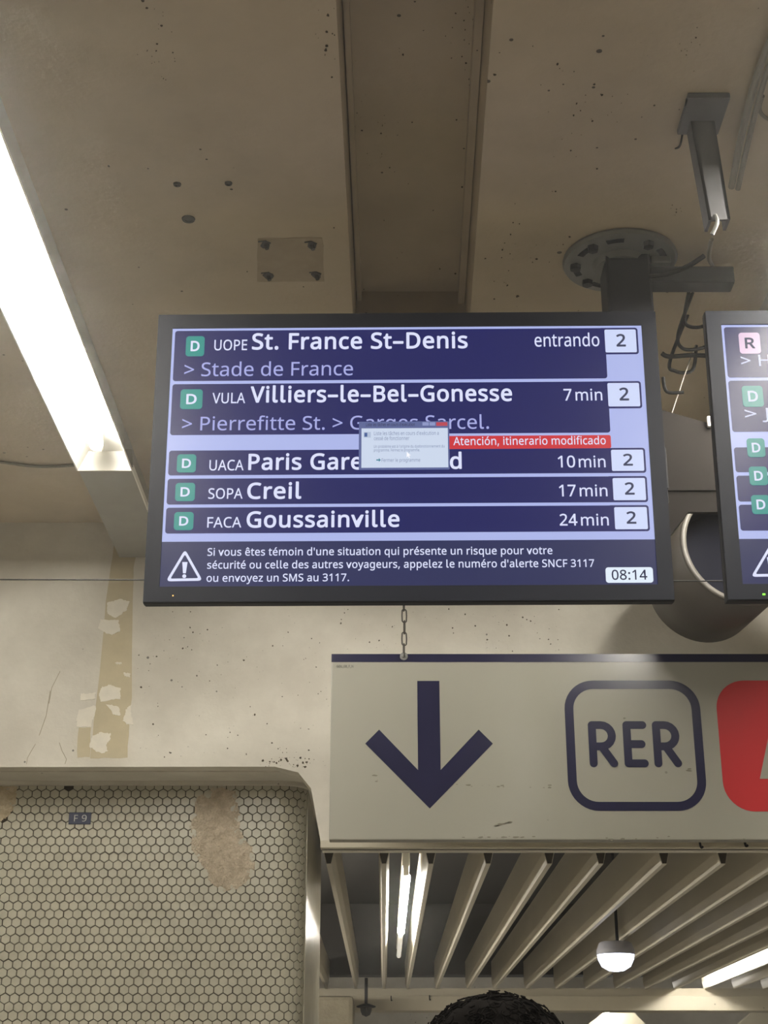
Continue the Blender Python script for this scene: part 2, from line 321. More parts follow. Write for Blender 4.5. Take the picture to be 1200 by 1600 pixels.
# ------------------------------------------------------------------ lettering: outlines in thousandths of the type size
GLYPHS = {}
GLYPH_DATA = """ 209|
!216|131,161 85,161 65,573 151,573|58,43 59,61 64,75 72,85 83,92 94,96 120,96 132,92 142,85 151,75 156,61 157,43 156,26 151,12 132,-6 120,-10 94,-10 83,-6 72,2 64,12 59,26
'180|128,573 112,366 68,366 52,573
,215|154,84 94,-84 85,-103 33,-103 49,-38 73,93 148,93
-258|32,184 32,246 226,246 226,184
.215|58,43 59,61 64,75 72,85 82,92 94,96 120,96 132,92 142,85 151,75 156,61 157,43 156,26 151,12 132,-6 120,-10 94,-10 82,-6 72,2 64,12 59,26
0459|419,287 418,242 415,201 409,163 401,128 390,97 376,70 359,47 339,27 316,12 290,1 261,-6 229,-8 188,-4 153,8 122,27 97,54 76,88 60,129 48,176 42,229 39,287 41,346 48,399 58,446 73,486 93,520 119,547 149,566 186,578 229,581 269,578 304,566 335,547 361,520 382,486 399,446 410,399 417,346|110,287 111,238 115,194 121,156 131,125 143,98 159,78 178,64 202,55 229,52 256,55 279,64 298,78 314,98 326,124 336,156 343,194 347,238 348,287 347,336 343,380 336,417 326,449 314,475 298,495 279,510 256,518 229,521 202,518 178,510 159,495 143,475 131,449 121,417 115,380 111,336
1459|285,0 216,0 219,499 108,405 71,452 226,573 285,573
2459|417,0 38,0 38,59 216,238 280,309 295,331 306,353 315,376 320,399 322,424 318,453 309,477 294,496 273,510 249,518 221,520 194,519 169,514 147,506 126,495 104,482 83,466 45,513 60,526 94,548 132,565 153,572 174,577 197,580 221,581 255,579 285,572 313,562 336,548 356,531 372,510 384,485 391,458 394,428 392,399 386,371 375,344 361,318 344,292 324,267 301,241 247,185 128,67 128,64 417,64
3459|395,439 394,414 389,392 381,372 370,355 356,339 340,326 321,316 300,307 277,302 277,298 319,290 353,276 379,255 398,229 409,198 413,163 410,131 403,101 390,74 371,50 348,30 318,14 283,2 241,-6 193,-8 136,-5 110,-1 85,5 60,13 36,23 36,89 61,78 87,69 114,61 168,52 194,51 241,55 278,65 305,81 324,104 335,132 339,164 337,187 331,206 320,223 306,236 288,247 265,255 240,261 211,264 179,265 123,265 123,326 180,326 209,327 236,332 259,339 278,350 294,362 307,377 316,394 321,413 323,434 320,460 311,481 295,498 274,511 249,519 219,521 199,521 181,519 147,511 75,473 39,521 61,537 115,563 147,573 181,579 218,581 273,576 317,563 352,540 376,511 390,477
4459|443,130 359,130 359,0 291,0 291,130 17,130 17,190 286,576 359,576 359,193 443,193|257,438 86,193 291,193
5459|221,351 258,349 292,342 322,331 349,316 371,297 389,274 402,247 410,217 413,183 410,145 402,111 387,81 368,54 343,32 314,15 280,2 242,-5 199,-8 170,-7 142,-4 116,0 91,6 70,14 51,23 51,90 71,79 95,70 121,62 174,53 200,52 227,54 252,58 274,65 293,76 310,89 323,106 333,126 339,149 341,176 337,210 325,239 306,262 279,279 243,289 197,292 99,280 64,302 86,573 373,573 373,508 146,508 132,342
6459|44,245 45,278 47,310 51,342 57,374 64,404 75,433 87,461 103,486 121,510 143,530 168,548 196,562 228,572 265,578 306,581 377,573 377,513 273,521 242,515 216,504 193,491 173,474 158,454 145,431 134,407 127,380 121,352 117,322 115,291 119,291 138,315 150,326 163,335 194,350 213,355 255,358 287,356 316,349 342,338 365,322 384,303 400,279 412,251 419,220 421,184 419,147 411,112 399,82 382,55 361,33 336,15 307,2 275,-5 239,-8 212,-6 187,-1 163,7 140,19 119,35 101,54 84,76 70,103 59,133 51,166 46,204|238,51 270,55 297,66 320,84 337,109 348,143 351,184 348,218 339,247 324,271 302,289 274,300 241,303 217,301 195,296 175,287 157,276 143,263 131,248 122,232 117,215 115,198 116,181 123,146 129,129 146,99 158,85 170,74 185,64 201,57 219,53
7459|109,0 344,508 35,508 35,573 419,573 419,518 187,0
8459|229,581 261,579 291,574 318,565 341,553 362,538 378,519 390,497 398,472 400,443 399,421 394,401 385,383 374,367 361,352 346,338 329,325 291,303 335,279 355,265 373,250 389,234 401,216 411,196 417,173 419,148 416,118 408,90 395,65 378,44 356,26 330,11 300,1 267,-6 231,-8 192,-6 157,0 126,10 100,24 78,42 61,63 49,87 42,115 39,146 41,171 47,194 56,214 68,232 82,249 99,264 118,277 138,289 158,299 123,322 93,350 81,366 71,383 64,401 59,422 58,444 60,472 68,497 80,518 97,537 117,552 141,565 168,573 197,579|108,145 112,119 121,96 138,76 161,60 192,51 229,48 265,51 295,60 319,76 336,96 346,120 350,148 348,166 343,182 335,197 324,211 310,223 293,235 274,246 253,256 217,270 194,260 174,249 142,225 130,212 114,182 110,164|228,524 200,521 176,514 155,502 139,486 130,466 127,441 128,422 133,406 141,391 151,379 164,367 232,330 296,367 317,392 325,406 329,423 330,441 327,466 318,486 302,502 282,514 257,521
9459|417,328 416,295 414,263 410,231 405,199 397,168 387,139 374,112 358,86 340,63 318,42 293,25 265,11 232,0 195,-6 82,0 82,60 188,52 218,58 245,68 268,82 287,99 303,118 316,141 327,165 334,192 340,221 344,250 346,281 341,281 310,247 297,238 266,223 247,218 227,215 204,214 173,216 144,223 118,235 95,250 76,270 61,294 49,321 42,352 40,387 43,426 50,460 63,491 80,517 101,540 127,557 156,570 188,578 223,581 250,579 275,574 299,565 322,553 342,537 361,518 377,495 391,469 402,439 410,406 415,369|223,521 192,518 165,507 142,488 124,463 113,429 110,388 113,354 122,325 137,301 158,284 186,273 220,269 244,271 266,276 286,285 304,296 318,310 330,325 339,341 344,358 346,374 345,392 338,426 332,443 315,474 304,487 291,499 277,508 260,516 242,520
:215|58,43 59,61 64,75 72,85 82,92 94,96 120,96 132,92 142,85 151,75 156,61 157,43 156,26 151,12 132,-6 120,-10 94,-10 82,-6 72,2 64,12 59,26|58,387 59,405 64,419 72,429 82,436 94,440 120,440 132,436 142,429 151,419 156,405 157,387 156,369 151,355 142,345 132,338 120,333 94,333 82,338 72,345 64,355 59,369
>459|40,156 342,281 40,425 40,488 418,299 418,259 40,93
A512|437,0 368,177 141,177 73,0 0,0 224,575 289,575 512,0|255,500 230,415 165,241 346,241
B521|241,573 307,569 361,558 404,541 434,515 453,478 459,431 457,409 453,389 446,371 437,354 424,340 409,328 392,317 372,309 350,304 350,300 373,295 395,288 415,279 433,267 448,253 461,236 470,215 476,191 478,163 475,130 467,100 454,74 436,52 413,33 385,19 354,8 318,2 279,0 78,0 78,573|256,329 300,331 334,339 357,352 372,371 381,394 384,423 380,451 369,474 351,490 324,502 289,509 245,511 150,511 150,329|150,269 150,61 265,61 311,64 346,74 371,91 388,112 398,138 401,168 399,188 395,205 388,221 377,235 362,247 344,256 321,263 293,267 260,269
C507|323,517 294,516 266,510 241,502 217,490 196,474 178,456 162,434 149,410 139,383 131,353 127,321 125,286 128,241 135,200 147,164 164,132 186,105 213,83 244,68 281,58 322,55 371,58 416,66 460,78 460,15 416,2 369,-6 312,-8 257,-4 208,8 166,28 130,56 101,90 78,131 62,178 52,230 49,287 51,329 57,369 67,406 81,440 99,471 120,499 145,523 174,543 206,559 242,571 281,578 324,581 353,580 381,577 409,572 435,565 460,557 482,547 453,486 435,494 394,508 372,513 348,516
D585|536,292 533,231 521,177 501,131 474,91 439,58 399,33 351,15 297,4 237,0 78,0 78,573 254,573 309,569 359,558 404,540 443,516 476,484 502,446 521,401 533,350|460,289 457,337 449,379 435,415 416,444 391,469 361,487 327,500 287,508 244,511 150,511 150,62 228,62 299,68 357,87 402,119 434,164 454,220
E446|398,0 78,0 78,573 398,573 398,509 150,509 150,330 383,330 383,268 150,268 150,63 398,63
F416|150,0 78,0 78,573 398,573 398,509 150,509 150,306 383,306 383,243 150,243
G584|326,302 524,302 524,22 493,12 462,5 431,-1 398,-5 362,-7 323,-8 267,-4 217,8 173,28 136,55 105,89 81,130 63,176 52,229 49,286 53,343 65,395 84,442 111,482 145,517 186,544 233,564 286,577 346,581 377,580 407,577 437,572 465,565 491,557 516,547 489,484 468,493 445,501 421,508 395,513 369,516 342,517 298,514 259,505 225,489 195,468 170,441 150,409 136,373 127,332 124,286 127,243 134,202 146,166 164,133 187,106 216,84 251,68 292,58 340,55 385,56 421,61 452,68 452,238 326,238
H594|516,0 443,0 443,267 150,267 150,0 78,0 78,573 150,573 150,330 443,330 443,573 516,573
I272|239,0 32,0 32,42 99,57 99,515 32,531 32,573 239,573 239,531 172,515 172,57 239,42
J219|-63,-142 -63,-81 33,-81 45,-74 63,-53 69,-38 73,-19 74,3 74,573 146,573 146,9 144,-26 138,-56 128,-82 114,-104 96,-122 75,-135 52,-145 25,-150
L420|78,0 78,573 150,573 150,64 400,64 400,0
M727|330,0 142,502 139,502 144,0 78,0 78,573 184,573 361,103 364,103 544,573 650,573 650,0 578,0 584,501 581,501 390,0
N609|532,0 447,0 141,476 138,476 144,0 78,0 78,573 161,573 467,99 464,573 532,573
O626|577,287 576,244 570,204 561,166 547,132 531,101 510,73 486,49 459,29 428,13 393,1 355,-6 314,-8 271,-6 232,1 196,13 165,29 138,49 114,73 94,101 78,132 65,167 56,204 51,245 49,288 52,344 62,396 78,442 100,482 130,517 166,545 208,565 258,577 314,581 369,577 417,565 459,545 495,517 524,483 547,442 564,396 574,344|125,287 127,241 134,200 145,163 161,131 182,104 207,83 238,67 273,58 314,55 354,58 390,67 420,83 445,104 465,131 481,163 492,200 499,241 501,287 496,354 481,411 456,457 421,491 373,511 314,518 274,515 238,506 207,490 182,469 161,443 145,411 134,374 127,333
P485|229,573 297,568 352,553 393,528 421,495 439,454 444,404 443,381 439,358 433,336 423,316 411,296 395,278 375,262 351,249 324,238 292,230 256,225 216,223 150,223 150,0 78,0 78,573|223,511 150,511 150,285 208,285 242,286 272,290 298,296 320,306 338,318 352,334 362,352 368,375 370,401 366,435 354,462 334,484 306,499 269,508
R499|236,573 281,571 320,565 353,555 381,540 404,522 422,500 434,474 442,444 444,410 442,381 437,356 427,334 415,315 401,298 385,285 349,264 330,257 487,0 403,0 264,237 150,237 150,0 78,0 78,573|232,510 150,510 150,298 236,298 278,301 312,310 338,325 355,347 366,374 370,407 368,430 363,450 355,467 343,480 328,491 310,500 287,505 261,509
S440|403,153 400,121 392,92 378,66 359,44 335,26 307,11 274,1 238,-6 198,-8 83,4 41,19 41,88 86,72 113,65 142,59 171,56 201,55 228,56 252,60 273,66 290,74 305,85 316,98 324,113 329,129 330,147 329,164 325,180 318,194 308,207 295,218 277,230 255,241 228,253 172,274 131,294 98,317 85,330 74,344 57,375 52,393 49,413 48,435 51,464 58,490 71,513 89,533 110,550 136,563 165,573 197,579 231,581 262,580 290,577 318,572 367,558 389,549 366,487 325,502 278,513 254,516 229,517 207,516 187,513 169,507 155,499 142,489 133,478 126,464 122,450 121,434 122,416 126,400 133,386 143,373 156,362 172,351 217,330 246,318 278,306 307,293 332,279 353,264 371,247 385,228 395,206 401,181
T446|259,0 187,0 187,509 8,509 8,573 437,573 437,509 259,509
U586|513,202 511,164 503,128 489,95 470,65 446,40 416,20 380,4 338,-5 290,-8 225,-2 171,18 128,50 97,93 78,144 72,204 72,573 144,573 144,201 148,158 161,122 182,93 211,72 248,59 294,55 327,57 355,63 379,73 399,88 415,105 427,126 435,149 440,174 442,202 442,573 513,573
V481|481,573 277,0 204,0 0,573 75,573 204,205 241,80 277,207 405,573
_356|358,-123 -2,-123 -2,-72 358,-72
a450|231,437 279,433 318,422 347,403 368,375 381,338 385,293 385,0 334,0 320,61 317,61 292,33 279,22 250,5 234,-1 216,-5 172,-8 148,-7 124,-2 103,6 84,16 68,30 55,48 45,68 39,92 37,119 43,159 59,192 87,219 127,238 179,251 243,257 316,259 316,285 313,317 306,342 293,359 275,371 253,378 227,380 205,379 183,376 106,347 84,400 104,410 126,419 151,426 177,432 204,436|252,208 204,203 167,195 141,182 124,165 113,144 110,119 112,97 120,79 132,66 148,56 167,51 188,49 223,52 253,62 279,79 299,103 311,134 315,172 315,210
b493|135,373 139,373 153,390 169,405 189,419 213,429 240,435 272,437 322,431 365,412 401,381 428,338 444,283 449,215 447,168 439,127 427,91 410,61 390,36 365,17 337,3 306,-5 272,-8 240,-6 213,0 189,10 169,24 153,38 139,55 133,55 119,0 68,0 68,609 139,609|260,379 231,377 207,371 188,361 172,348 159,330 150,308 144,282 140,252 142,165 150,125 165,93 187,69 219,55 261,51 297,55 325,69 348,93 363,126 373,166 376,216 373,265 363,306 348,338 325,360 296,374
c385|241,-8 204,-5 170,2 139,15 112,34 88,58 69,87 55,123 47,165 44,213 47,262 56,305 71,342 90,372 114,396 142,415 174,428 208,435 245,438 288,435 358,415 337,356 292,370 244,376 217,374 193,368 172,358 155,343 141,325 131,303 123,277 119,247 117,213 119,181 123,152 131,126 141,104 155,86 172,71 191,61 214,55 240,53 283,56 351,78 351,15 336,8 304,-2
d493|221,-8 171,-2 128,17 92,48 65,91 49,146 44,214 49,282 66,338 93,381 128,413 171,432 221,438 243,437 262,434 310,416 335,397 354,374 359,374 354,438 354,609 425,609 425,0 368,0 358,58 354,58 323,24 296,7 262,-4 242,-7|232,51 273,55 305,67 328,88 343,117 352,154 355,200 355,213 352,263 343,304 329,336 306,360 274,375 231,379 196,374 168,359 146,334 130,300 120,260 117,213 120,165 130,125 146,93 168,69 197,55
e452|234,438 269,435 301,427 329,414 354,396 374,373 390,346 402,315 409,281 411,244 411,201 117,201 122,157 134,119 154,90 181,69 215,56 254,52 280,53 305,56 327,60 370,73 392,82 392,20 370,11 349,4 304,-5 279,-7 251,-8 212,-5 176,3 143,17 114,36 90,61 70,91 56,126 47,167 44,212 47,257 55,297 68,333 86,364 108,390 134,411 164,426 198,435|233,380 202,377 175,366 154,348 137,323 125,293 119,257 338,257 333,302 326,322 318,338 306,353 292,364 276,373 256,378
f276|266,375 158,375 158,0 87,0 87,375 12,375 12,408 87,432 87,457 89,492 95,522 104,547 116,568 132,585 152,597 174,606 199,612 310,599 292,544 228,556 206,553 189,545 175,532 166,513 160,489 158,458 158,430 266,430
g493|221,438 248,436 273,431 297,422 319,409 338,393 355,373 359,373 369,430 425,430 425,-7 423,-46 416,-80 404,-109 388,-135 367,-155 341,-172 310,-183 274,-190 233,-192 202,-192 147,-186 99,-174 78,-165 78,-100 99,-110 123,-118 149,-125 177,-130 206,-133 237,-134 271,-130 300,-119 324,-101 341,-77 352,-48 355,-13 354,57 338,37 320,21 299,8 275,-1 250,-6 221,-8 170,-2 126,18 91,51 65,95 49,149 44,214 49,278 65,332 91,377 126,411 169,431|230,379 207,376 187,370 169,359 153,344 140,326 130,303 123,277 119,247 117,213 120,165 130,124 146,92 169,68 197,54 232,50 271,53 288,58 303,65 315,74 326,85 336,98 343,113 349,131 353,151 355,251 350,282 343,309 332,331 319,348 302,362 281,371 257,377
h496|135,370 140,370 149,385 161,397 188,416 204,424 238,434 273,437 306,435 335,430 360,421 382,408 399,391 413,370 423,344 429,314 431,280 431,0 361,0 361,275 358,307 351,333 338,353 319,367 295,376 265,379 235,377 210,370 189,360 173,347 160,329 150,308 144,283 140,254 139,222 139,0 68,0 68,609 139,609
i207|139,430 139,0 68,0 68,430|115,590 140,572 144,560 144,532 140,521 133,512 115,502 93,502 68,521 64,532 64,560 68,572 93,590
l207|139,0 68,0 68,609 139,609
m750|540,438 584,434 621,421 649,401 669,371 681,330 685,280 685,0 615,0 615,277 613,308 606,333 594,353 577,367 555,376 528,379 490,374 460,362 438,342 423,315 414,280 411,237 411,0 342,0 342,277 341,298 337,317 332,333 325,347 315,359 289,374 253,379 227,377 204,370 185,360 170,347 158,329 150,308 144,283 140,255 139,223 139,0 68,0 68,430 125,430 136,371 140,371 149,385 160,398 186,418 217,431 233,435 266,438 298,436 325,430 349,420 369,406 386,388 398,366 402,366 418,388 438,406 461,420 486,430 512,436
n496|275,438 322,434 361,421 391,401 413,371 426,330 431,280 431,0 361,0 361,275 358,307 351,333 338,353 319,367 295,376 265,379 222,374 189,361 166,338 151,308 142,269 139,223 139,0 68,0 68,430 125,430 136,371 140,371 150,385 162,398 175,409 190,418 222,431 239,435
o485|442,216 440,181 436,150 428,121 417,95 404,71 388,51 369,33 348,18 324,7 299,-1 271,-6 241,-8 214,-6 188,-1 163,7 140,18 119,33 100,51 84,71 70,95 59,121 51,150 46,181 44,216 47,261 55,301 68,336 87,367 110,392 137,412 169,426 204,435 244,438 281,435 316,426 347,412 374,392 398,367 417,336 431,301 439,261|117,216 119,184 123,154 130,128 141,105 155,86 172,71 192,59 216,53 243,51 270,53 294,59 314,71 331,86 345,105 356,128 363,154 367,184 369,216 367,248 363,277 355,303 345,325 331,344 314,359 294,370 270,376 242,379 202,374 171,359 147,335 130,303 120,263
p493|273,438 322,432 365,413 401,383 428,339 444,284 449,216 447,170 439,129 427,93 410,62 390,37 365,17 337,3 306,-5 272,-8 251,-7 231,-4 197,7 182,15 158,33 139,55 134,55 139,-192 68,-192 68,430 126,430 136,371 139,371 182,414 213,429 231,434 251,437|260,379 233,377 210,371 190,362 174,349 161,333 152,313 145,289 141,261 140,182 144,152 150,126 159,103 172,85 188,70 208,59 233,53 261,51 286,53 308,60 326,72 341,88 354,108 364,131 371,157 375,186 376,217 373,262 363,302 348,334 325,359 296,374
q493|354,-9 358,58 354,58 340,40 323,25 303,11 279,1 251,-6 219,-8 170,-2 128,17 93,48 66,91 49,146 44,214 47,261 54,302 67,338 83,368 104,393 129,413 157,427 188,435 221,438 253,436 280,429 304,419 324,405 341,389 355,371 358,371 369,430 425,430 425,-192 354,-192|233,51 260,52 284,58 304,67 320,79 333,96 342,116 349,140 353,168 355,213 352,263 343,305 328,337 305,361 273,375 231,379 196,374 167,359 145,334 130,300 120,260 117,213 120,165 130,126 146,93 168,70 197,55
r331|319,433 310,368 248,373 232,369 202,355 189,346 176,334 156,305 149,289 143,270 140,251 139,229 139,0 68,0 68,430 126,430 134,351 137,351 147,367 170,395 183,407 198,418 231,433 249,437
s384|348,119 346,92 339,69 327,49 311,32 292,18 268,6 241,-2 210,-6 176,-8 122,-5 99,-1 59,11 42,19 42,83 81,67 128,54 153,50 178,49 211,51 236,57 256,66 269,79 277,94 280,112 264,150 222,176 148,206 124,217 84,239 69,252 57,266 48,283 43,302 41,324 46,358 61,386 85,408 118,425 157,435 202,438 228,437 275,430 298,424 339,409 315,353 238,377 197,380 171,379 149,374 131,366 118,356 111,343 108,328 109,317 127,290 193,256 268,226 289,215 321,191 333,176 341,159 346,140
t289|272,59 272,5 178,-7 157,-3 138,4 120,13 104,27 91,44 82,66 76,93 74,125 74,375 13,375 13,409 75,437 103,528 144,528 144,430 269,430 269,375 144,375 144,127 146,103 153,83 163,69 177,58 193,52
u496|427,430 427,0 370,0 359,57 356,57 346,43 321,20 306,11 290,4 256,-5 220,-8 187,-6 159,-1 134,8 112,21 95,38 81,59 71,85 65,114 63,148 63,430 135,430 135,153 137,122 145,96 158,76 176,62 200,53 230,51 260,53 285,59 306,69 323,82 336,100 345,121 352,146 356,175 357,206 357,430
v407|163,0 0,430 75,430 167,176 332,430 407,430 244,0
x424|170,220 22,430 102,430 213,268 322,430 402,430 253,220 410,0 330,0 213,172 94,0 14,0
y409|1,430 76,430 169,185 205,68 209,68 245,186 333,430 409,430 224,-59 213,-85 201,-108 188,-130 173,-148 157,-164 138,-176 117,-185 94,-191 9,-186 9,-130 72,-134 86,-131 99,-126 121,-110 152,-59 174,-2
z377|346,0 31,0 31,47 262,375 45,375 45,430 340,430 340,377 112,55 346,55
à450|231,437 279,433 318,422 347,403 368,375 381,338 385,293 385,0 334,0 320,61 317,61 292,33 279,22 250,5 234,-1 216,-5 172,-8 148,-7 124,-2 103,6 84,16 68,30 55,48 45,68 39,92 37,119 43,159 59,192 87,219 127,238 179,251 243,257 316,259 316,285 313,317 306,342 293,359 275,371 253,378 227,380 205,379 183,376 106,347 84,400 104,410 126,419 151,426 177,432 204,436|252,208 204,203 167,195 141,182 124,165 113,144 110,119 112,97 120,79 132,66 148,56 167,51 188,49 223,52 253,62 279,79 299,103 311,134 315,172 315,210|205,614 282,496 282,486 235,486 121,606 121,614
â450|231,437 279,433 318,422 347,403 368,375 381,338 385,293 385,0 334,0 320,61 317,61 292,33 279,22 250,5 234,-1 216,-5 172,-8 148,-7 124,-2 103,6 84,16 68,30 55,48 45,68 39,92 37,119 43,159 59,192 87,219 127,238 179,251 243,257 316,259 316,285 313,317 306,342 293,359 275,371 253,378 227,380 205,379 183,376 106,347 84,400 104,410 126,419 151,426 177,432 204,436|252,208 204,203 167,195 141,182 124,165 113,144 110,119 112,97 120,79 132,66 148,56 167,51 188,49 223,52 253,62 279,79 299,103 311,134 315,172 315,210|261,614 361,495 361,486 311,486 224,558 138,486 90,486 90,495 188,614
è452|234,438 269,435 301,427 329,414 354,396 374,373 390,346 402,315 409,281 411,244 411,201 117,201 122,157 134,119 154,90 181,69 215,56 254,52 280,53 305,56 327,60 370,73 392,82 392,20 370,11 349,4 304,-5 279,-7 251,-8 212,-5 176,3 143,17 114,36 90,61 70,91 56,126 47,167 44,212 47,257 55,297 68,333 86,364 108,390 134,411 164,426 198,435|233,380 202,377 175,366 154,348 137,323 125,293 119,257 338,257 333,302 326,322 318,338 306,353 292,364 276,373 256,378|209,614 285,496 285,486 238,486 124,606 124,614
é452|234,438 269,435 301,427 329,414 354,396 374,373 390,346 402,315 409,281 411,244 411,201 117,201 122,157 134,119 154,90 181,69 215,56 254,52 280,53 305,56 327,60 370,73 392,82 392,20 370,11 349,4 304,-5 279,-7 251,-8 212,-5 176,3 143,17 114,36 90,61 70,91 56,126 47,167 44,212 47,257 55,297 68,333 86,364 108,390 134,411 164,426 198,435|233,380 202,377 175,366 154,348 137,323 125,293 119,257 338,257 333,302 326,322 318,338 306,353 292,364 276,373 256,378|347,606 233,486 186,486 186,496 262,614 347,614
ê452|234,438 269,435 301,427 329,414 354,396 374,373 390,346 402,315 409,281 411,244 411,201 117,201 122,157 134,119 154,90 181,69 215,56 254,52 280,53 305,56 327,60 370,73 392,82 392,20 370,11 349,4 304,-5 279,-7 251,-8 212,-5 176,3 143,17 114,36 90,61 70,91 56,126 47,167 44,212 47,257 55,297 68,333 86,364 108,390 134,411 164,426 198,435|233,380 202,377 175,366 154,348 137,323 125,293 119,257 338,257 333,302 326,322 318,338 306,353 292,364 276,373 256,378|264,614 364,495 364,486 314,486 227,558 141,486 93,486 93,495 192,614
ó485|442,216 440,181 436,150 428,121 417,95 404,71 388,51 369,33 348,18 324,7 299,-1 271,-6 241,-8 214,-6 188,-1 163,7 140,18 119,33 100,51 84,71 70,95 59,121 51,150 46,181 44,216 47,261 55,301 68,336 87,367 110,392 137,412 169,426 204,435 244,438 281,435 316,426 347,412 374,392 398,367 417,336 431,301 439,261|117,216 119,184 123,154 130,128 141,105 155,86 172,71 192,59 216,53 243,51 270,53 294,59 314,71 331,86 345,105 356,128 363,154 367,184 369,216 367,248 363,277 355,303 345,325 331,344 314,359 294,370 270,376 242,379 202,374 171,359 147,335 130,303 120,263|362,606 247,486 200,486 200,496 277,614 362,614
–401|32,184 32,246 369,246 369,184"""
for line in GLYPH_DATA.split('\n'):
    ch, rest = line[0], line[1:]
    q = rest.split('|')
    GLYPHS[ch] = (int(q[0]), [[tuple(map(int, p.split(','))) for p in l.split(' ')] for l in q[1:] if l])
CAP = 573.0
# the screens' l has a hooked foot
HOOK_L = (262, [[(68, 609), (139, 609), (139, 118), (143, 88), (156, 68), (178, 61), (200, 61), (226, 66), (226, 6),
                 (200, -4), (166, -8), (128, -2), (98, 14), (78, 42), (69, 78), (68, 118)]])
def letters(name, text, x0, x1, z, cap, m, y, parent=None, bold=0.0, thick=0.0006, hook=True, align='fit'):
    """text from x0 to x1 on baseline z, capital height cap, facing -y, standing proud of the plane y"""
    k = cap / CAP
    pen, runs = 0.0, []
    for ch in text:
        g = GLYPHS[ch] if not (hook and ch == 'l') else HOOK_L
        for l in g[1]: runs.append([(pen + px, pz) for px, pz in l])
        pen += g[0] + bold * 900
    xs = [p[0] for l in runs for p in l]
    a, b = min(xs), max(xs)
    kx = (x1 - x0) / (b - a) if x1 is not None else k
    cu = bpy.data.curves.new(name, 'CURVE')
    cu.dimensions = '2D'
    cu.fill_mode = 'BOTH'
    cu.extrude = thick / 2
    for l in runs:
        s = cu.splines.new('POLY')
        s.points.add(len(l) - 1)
        for q, (px, pz) in zip(s.points, l): q.co = ((px - a) * kx + x0, pz * k + z, 0, 1)
        s.use_cyclic_u = True
    t = bpy.data.objects.new(name, cu)
    COL.objects.link(t)
    dg = bpy.context.evaluated_depsgraph_get()
    me = bpy.data.meshes.new_from_object(t.evaluated_get(dg))
    bpy.data.objects.remove(t)
    bpy.data.curves.remove(cu)
    me.name = name
    if bold:
        b0 = bmesh.new(); b0.from_mesh(me)
        b1 = bmesh.new()
        for q in range(8):
            off = Vector((cos(pi * q / 4), sin(pi * q / 4), 0)) * (bold * cap)
            vm = {v: b1.verts.new(v.co + off) for v in b0.verts}
            for f in b0.faces: b1.faces.new([vm[v] for v in f.verts])
        b1.to_mesh(me); b0.free(); b1.free()
    for v in me.vertices:
        v.co = Vector((v.co.x, y - thick / 2 - v.co.z, v.co.y))
    me.materials.clear()
    me.materials.append(m)
    return link(bpy.data.objects.new(name, me), parent)

# ================================================================== THE SETTING
ZC = 3.5                       # ceiling
YB = 4.8                       # face of the concrete bulkhead
YT = 5.02                      # face of the tiled pier
z_under = at(200, 1200, YB).z  # underside of the bulkhead
z_lint = at(700, 1327, YB).z   # underside of the lintel over the passage

bm = BM()
box(bm, (-6, -5, -0.1), (6, 18, 0))
struct('floor', bm, FLOORM)

# ceiling with the deep groove that runs towards the bulkhead
gl0, gr0 = atz(525, 0, ZC).x, atz(771, 0, ZC).x
gl1, gr1 = atz(551, 487, ZC).x, atz(735, 487, ZC).x
ya, yb = atz(525, 0, ZC).y, atz(551, 487, ZC).y
def groove(y, l0, l1): return l0 + (l1 - l0) * (y - ya) / (yb - ya)
Y0, Y1, ZG = -4.6, YB + 0.3, ZC + 0.22
yend = 3.62
def slab(bm, pts, z0, z1):
    a = [bm.verts.new((x, y, z0)) for x, y in pts]
    b = [bm.verts.new((x, y, z1)) for x, y in pts]
    n = len(pts)
    bm.faces.new(a); bm.faces.new(b[::-1])
    for i in range(n): bm.faces.new((a[i], b[i], b[(i + 1) % n], a[(i + 1) % n]))
bm = BM()
gl = lambda y: groove(y, gl0, gl1)
gr = lambda y: groove(y, gr0, gr1)
slab(bm, [(-3.6, Y0), (gl(Y0), Y0), (gl(Y1), Y1), (-3.6, Y1)], ZC, ZC + 0.5)
slab(bm, [(gr(Y0), Y0), (3.6, Y0), (3.6, Y1), (gr(Y1), Y1)], ZC, ZC + 0.5)
slab(bm, [(gl(Y0), Y0), (gr(Y0), Y0), (gr(yend), yend), (gl(yend), yend)], ZG, ZC + 0.5)
slab(bm, [(gl(yend), yend), (gr(yend), yend), (gr(Y1), Y1), (gl(Y1), Y1)], ZC, ZC + 0.5)
struct('ceiling', bm, CEILING)
# thin mouldings along the two lips of the groove
bm = BM()
w = 0.012
slab(bm, [(gl(Y0) + 0.004, Y0), (gl(Y0) + 0.004 + w, Y0), (gl(yend) + 0.004 + w, yend), (gl(yend) + 0.004, yend)], ZG - 0.03, ZG + 0.01)
struct('trim_1', bm, CEILING)
bm = BM()
slab(bm, [(gr(Y0) - 0.02, Y0), (gr(Y0) - 0.002, Y0), (gr(yend) - 0.002, yend), (gr(yend) - 0.02, yend)], ZG - 0.04, ZG + 0.01)
struct('trim_2', bm, CEILING)

# bulkhead and lintel
P = lambda u, v, Y=YB: (at(u, v, Y).x, at(u, v, Y).z)
bm = BM()
prism(bm, [(-3.6, ZC + 0.3), (3.6, ZC + 0.3), (3.6, z_lint), P(503, 1327), P(486, 1232), P(466, 1207), P(430, 1198), (-3.6, z_under)], YB, YB + 0.07)
prism(bm, [(-3.6, ZC + 0.3), (3.6, ZC + 0.3), (3.6, z_under), (-3.6, z_under)], YB + 0.06, YB + 0.75)
wall_back = struct('wall_back', bm, CONCRETE)
bm = BM()
box(bm, (at(501, 1320, YB).x, YB - 0.03, z_lint), (3.6, YB + 0.02, at(700, 1313, YB - 0.03).z), 0.003)
struct('trim_3', bm, BEAM)

